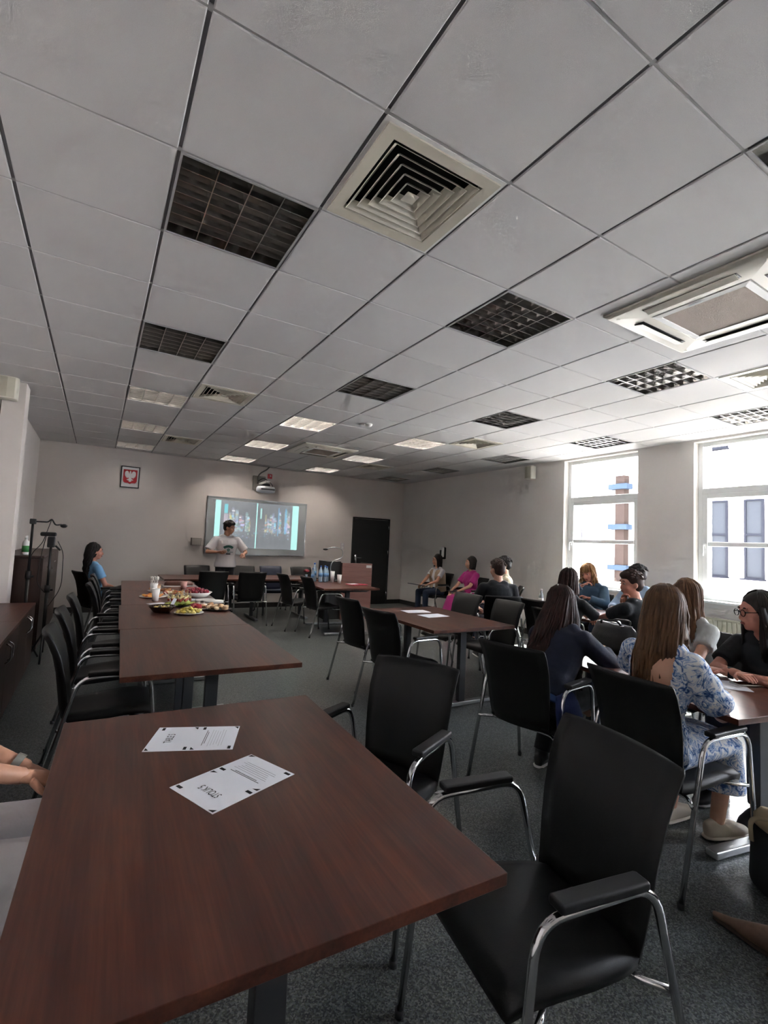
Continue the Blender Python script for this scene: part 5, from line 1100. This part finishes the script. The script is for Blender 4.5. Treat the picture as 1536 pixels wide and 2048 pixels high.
person((5.74, 2.16), 176, 'seated man in a pale blue shirt behind the man resting his chin', 'fair', 0.99, False, 6, 0, (-30, 4, 0), {1: (0.36, 0.14, 0.79), -1: (0.36, -0.1, 0.79)}, None, ('short', BLK, {'n': 170}), dict(m=PBL, inf=0.02, coll=1), dict(m=NVY), dict(m=BSH), sleeve=1.8)
# denim-jacket woman in front
def coat_back(g):
    T = MB(); up = g['up']; s = g['s']
    T.loft([(up(-0.02, -0.01, -0.04), 0.13*s, 0.17*s, g['fx'], g['ly']), (up(-0.01, 0, 0.06), 0.128*s, 0.165*s, g['fx'], g['ly']), (up(0, 0, 0.15), 0.118*s, 0.15*s, g['fx'], g['ly'])], 20)
    me = fuse(T, 0.011, 2, 'shirt_hem'); link('shirt_hem', me, mat('cloth_blue_shirt', '2b4274', 0.85, noise=(6, '3d5a94'), bump=(18, 0.4)), g['root'], fix=False)
person((2.37, 0.70), 14, 'woman leaning forward in a dark denim jacket, long dark hair down her back', 'tan', 0.94, True, 31, -2, (48, 16, -4), {1: (0.52, 0.16, 0.79), -1: (0.50, -0.14, 0.79)}, None, ('long', AUB, {'len': 0.54, 'n': 300, 'wid': 0.20, 'wave': 0.014, 'bulge': -0.06, 'back': -0.16}), dict(m=cloth('dark_denim', '191c2b', '232a42'), inf=0.022, name='jacket'), dict(m=BLKC), dict(m=BSH, high=0.06), sleeve=1.9, vox=0.010, glasses=CLRG, extra=dict(after=coat_back), legs={1: ((0.36, 0.14, 0.505), (0.22, 0.16, 0.09), (0.39, 0.17, 0.035)), -1: ((0.38, -0.12, 0.505), (0.24, -0.10, 0.09), (0.41, -0.10, 0.035))})
# floral woman
person((2.335, 0.0), -4, 'woman in a blue and white floral dress with long brown hair, back turned', 'fair', 0.95, True, 8, 2, (34, 5, 0), {1: (0.38, 0.16, 0.785), -1: (0.24, -0.06, 0.785)}, {1: (-0.4, 0.9, -0.3), -1: (-0.6, -0.9, -0.4)}, ('long', MBR, {'len': 0.40, 'n': 260, 'wid': 0.095, 'wave': 0.013, 'bulge': -0.045}), dict(m=FLR, inf=0.014, hole=(0.118, 0.40, 0.23), puff=1, smooth=2, name='dress_bodice'), dict(m=FLR, kind='skirt', len=0.55, name='dress_skirt'), dict(m=SNK, sole=mat('sole_cream', 'd8d0c2', 0.7)), sleeve=0.9, vox=0.0085, glasses=BLKG, legs={1: ((0.40, 0.12, 0.505), (0.32, 0.14, 0.09), (0.49, 0.14, 0.035)), -1: ((0.42, -0.10, 0.505), (0.40, -0.06, 0.09), (0.56, -0.10, 0.035))})
# grey T-shirt woman
person((3.66, 0.46), 160, 'woman in a grey T-shirt with mid-brown hair hiding her face', 'fair', 0.955, True, 16, 0, (-55, 6, 0), {1: (0.42, 0.10, 0.79), -1: (0.42, -0.14, 0.79)}, {1: (-0.3, 1, -0.5), -1: (-0.3, -1, -0.5)}, ('long', LBR, {'len': 0.30, 'n': 190, 'wid': 0.10, 'wave': 0.012, 'bulge': -0.01}), dict(m=GRY, inf=0.014), dict(m=JEAN), dict(m=SNK), sleeve=0.62, vox=0.010)
# woman with glasses and black T-shirt
def after_black(g):
    r, up, s = g['root'], g['up'], g['s']; S_, e_, w_ = g['ARM'][1]; d = (w_-e_).normalized(); c = e_.lerp(w_, 0.86)
    T = MB().tube([c-d*0.014, c+d*0.014], 0.0325*s, 16, False).build('watch_strap', BLKG, r, smooth=True)
    MB().lathe([(0.0, 0.0), (0.019, 0.0), (0.019, 0.008), (0.0, 0.0085)], 16, (c.x, c.y, c.z+0.030)).build('watch_face', mat('watch_glass', '3a3d42', 0.15), r, smooth=True)
    k = MB(); z0, y0 = 0.30, 0.105
    for a, l in ((90, 0.034), (38, 0.03), (142, 0.03)):
        dv = Vector((math.cos(R(a)), math.sin(R(a)))); n = Vector((-dv.y, dv.x)); pts = []
        for t, wd in ((0.1, 0.004), (0.45, 0.0095), (0.75, 0.008), (1.0, 0.0)):
            pts.append((dv*l*t+n*wd))
        pl = [p for p in pts] + [dv*l*t-n*wd for t, wd in ((0.75, 0.008), (0.45, 0.0095), (0.1, 0.004))]
        k.add([up(0.160, y0+p.x, z0+p.y) for p in pl], [tuple(range(len(pl)))])
    for j in range(3): k.add([up(0.160, y0-0.016, z0-0.005-0.005*j), up(0.160, y0+0.016, z0-0.005-0.005*j), up(0.160, y0+0.016, z0-0.0075-0.005*j), up(0.160, y0-0.016, z0-0.0075-0.005*j)], [(0, 1, 2, 3)])
    k.build('chest_emblem', mat('emblem_white', 'c9ccc6', 0.7), r)
person((3.50, -0.07), 172, 'dark-haired woman in a black T-shirt and dark glasses with forearms on the table', 'rosy', 0.945, True, 22, 0, (-30, 6, 0), {1: (0.40, -0.06, 0.785), -1: (0.42, 0.03, 0.80)}, {1: (-0.1, 1, -0.4), -1: (-0.1, -1, -0.4)}, ('long', BLK, {'len': 0.34, 'n': 170, 'wid': 0.10, 'wave': 0.006, 'bulge': -0.03}), dict(m=BLKC, inf=0.016), dict(m=NVY), dict(m=BSH), sleeve=0.75, vox=0.009, glasses=BLKG, curl=0.35, extra=dict(after=after_black))
# edge people
def watch15(g):
    S_, e_, w_ = g['ARM'][1]; d = (w_-e_).normalized(); c = e_.lerp(w_, 0.9); MB().tube([c-d*0.012, c+d*0.012], 0.031, 16, False).build('watch_strap', mat('watch_silver', 'b9bcb4', 0.25, metal=0.7), g['root'], smooth=True)
person((-0.68, 0.42), 0, 'person in white trousers at the picture edge, hands folded beside the near table', 'tan', 1.0, True, 0, 0, (0, 0, 0), {1: (0.42, 0.08, 0.67), -1: (0.42, -0.02, 0.70)}, None, ('long', BRN, {'len': 0.3, 'n': 60}), dict(m=WTE), dict(m=WTE, inf=0.02), dict(m=BSH), sleeve=0.6, vox=0.010, curl=0.7, extra=dict(after=watch15))
person((2.02, -1.24), 86, 'person beyond the picture edge whose tan pointed shoe reaches in', 'fair', 1.0, True, -4, 0, (0, 0, 0), None, None, ('long', BRN, {'len': 0.3, 'n': 50}), dict(m=BLKC), dict(m=NVY), dict(m=TANS, point=1, sole=mat('sole_dark', '3a2a20', 0.6)), vox=0.012, legs={1: ((0.42, 0.08, 0.49), (0.40, 0.10, 0.09), (0.56, 0.1, 0.03)), -1: ((0.46, -0.08, 0.47), (0.64, -0.04, 0.085), (0.80, -0.02, 0.03))})
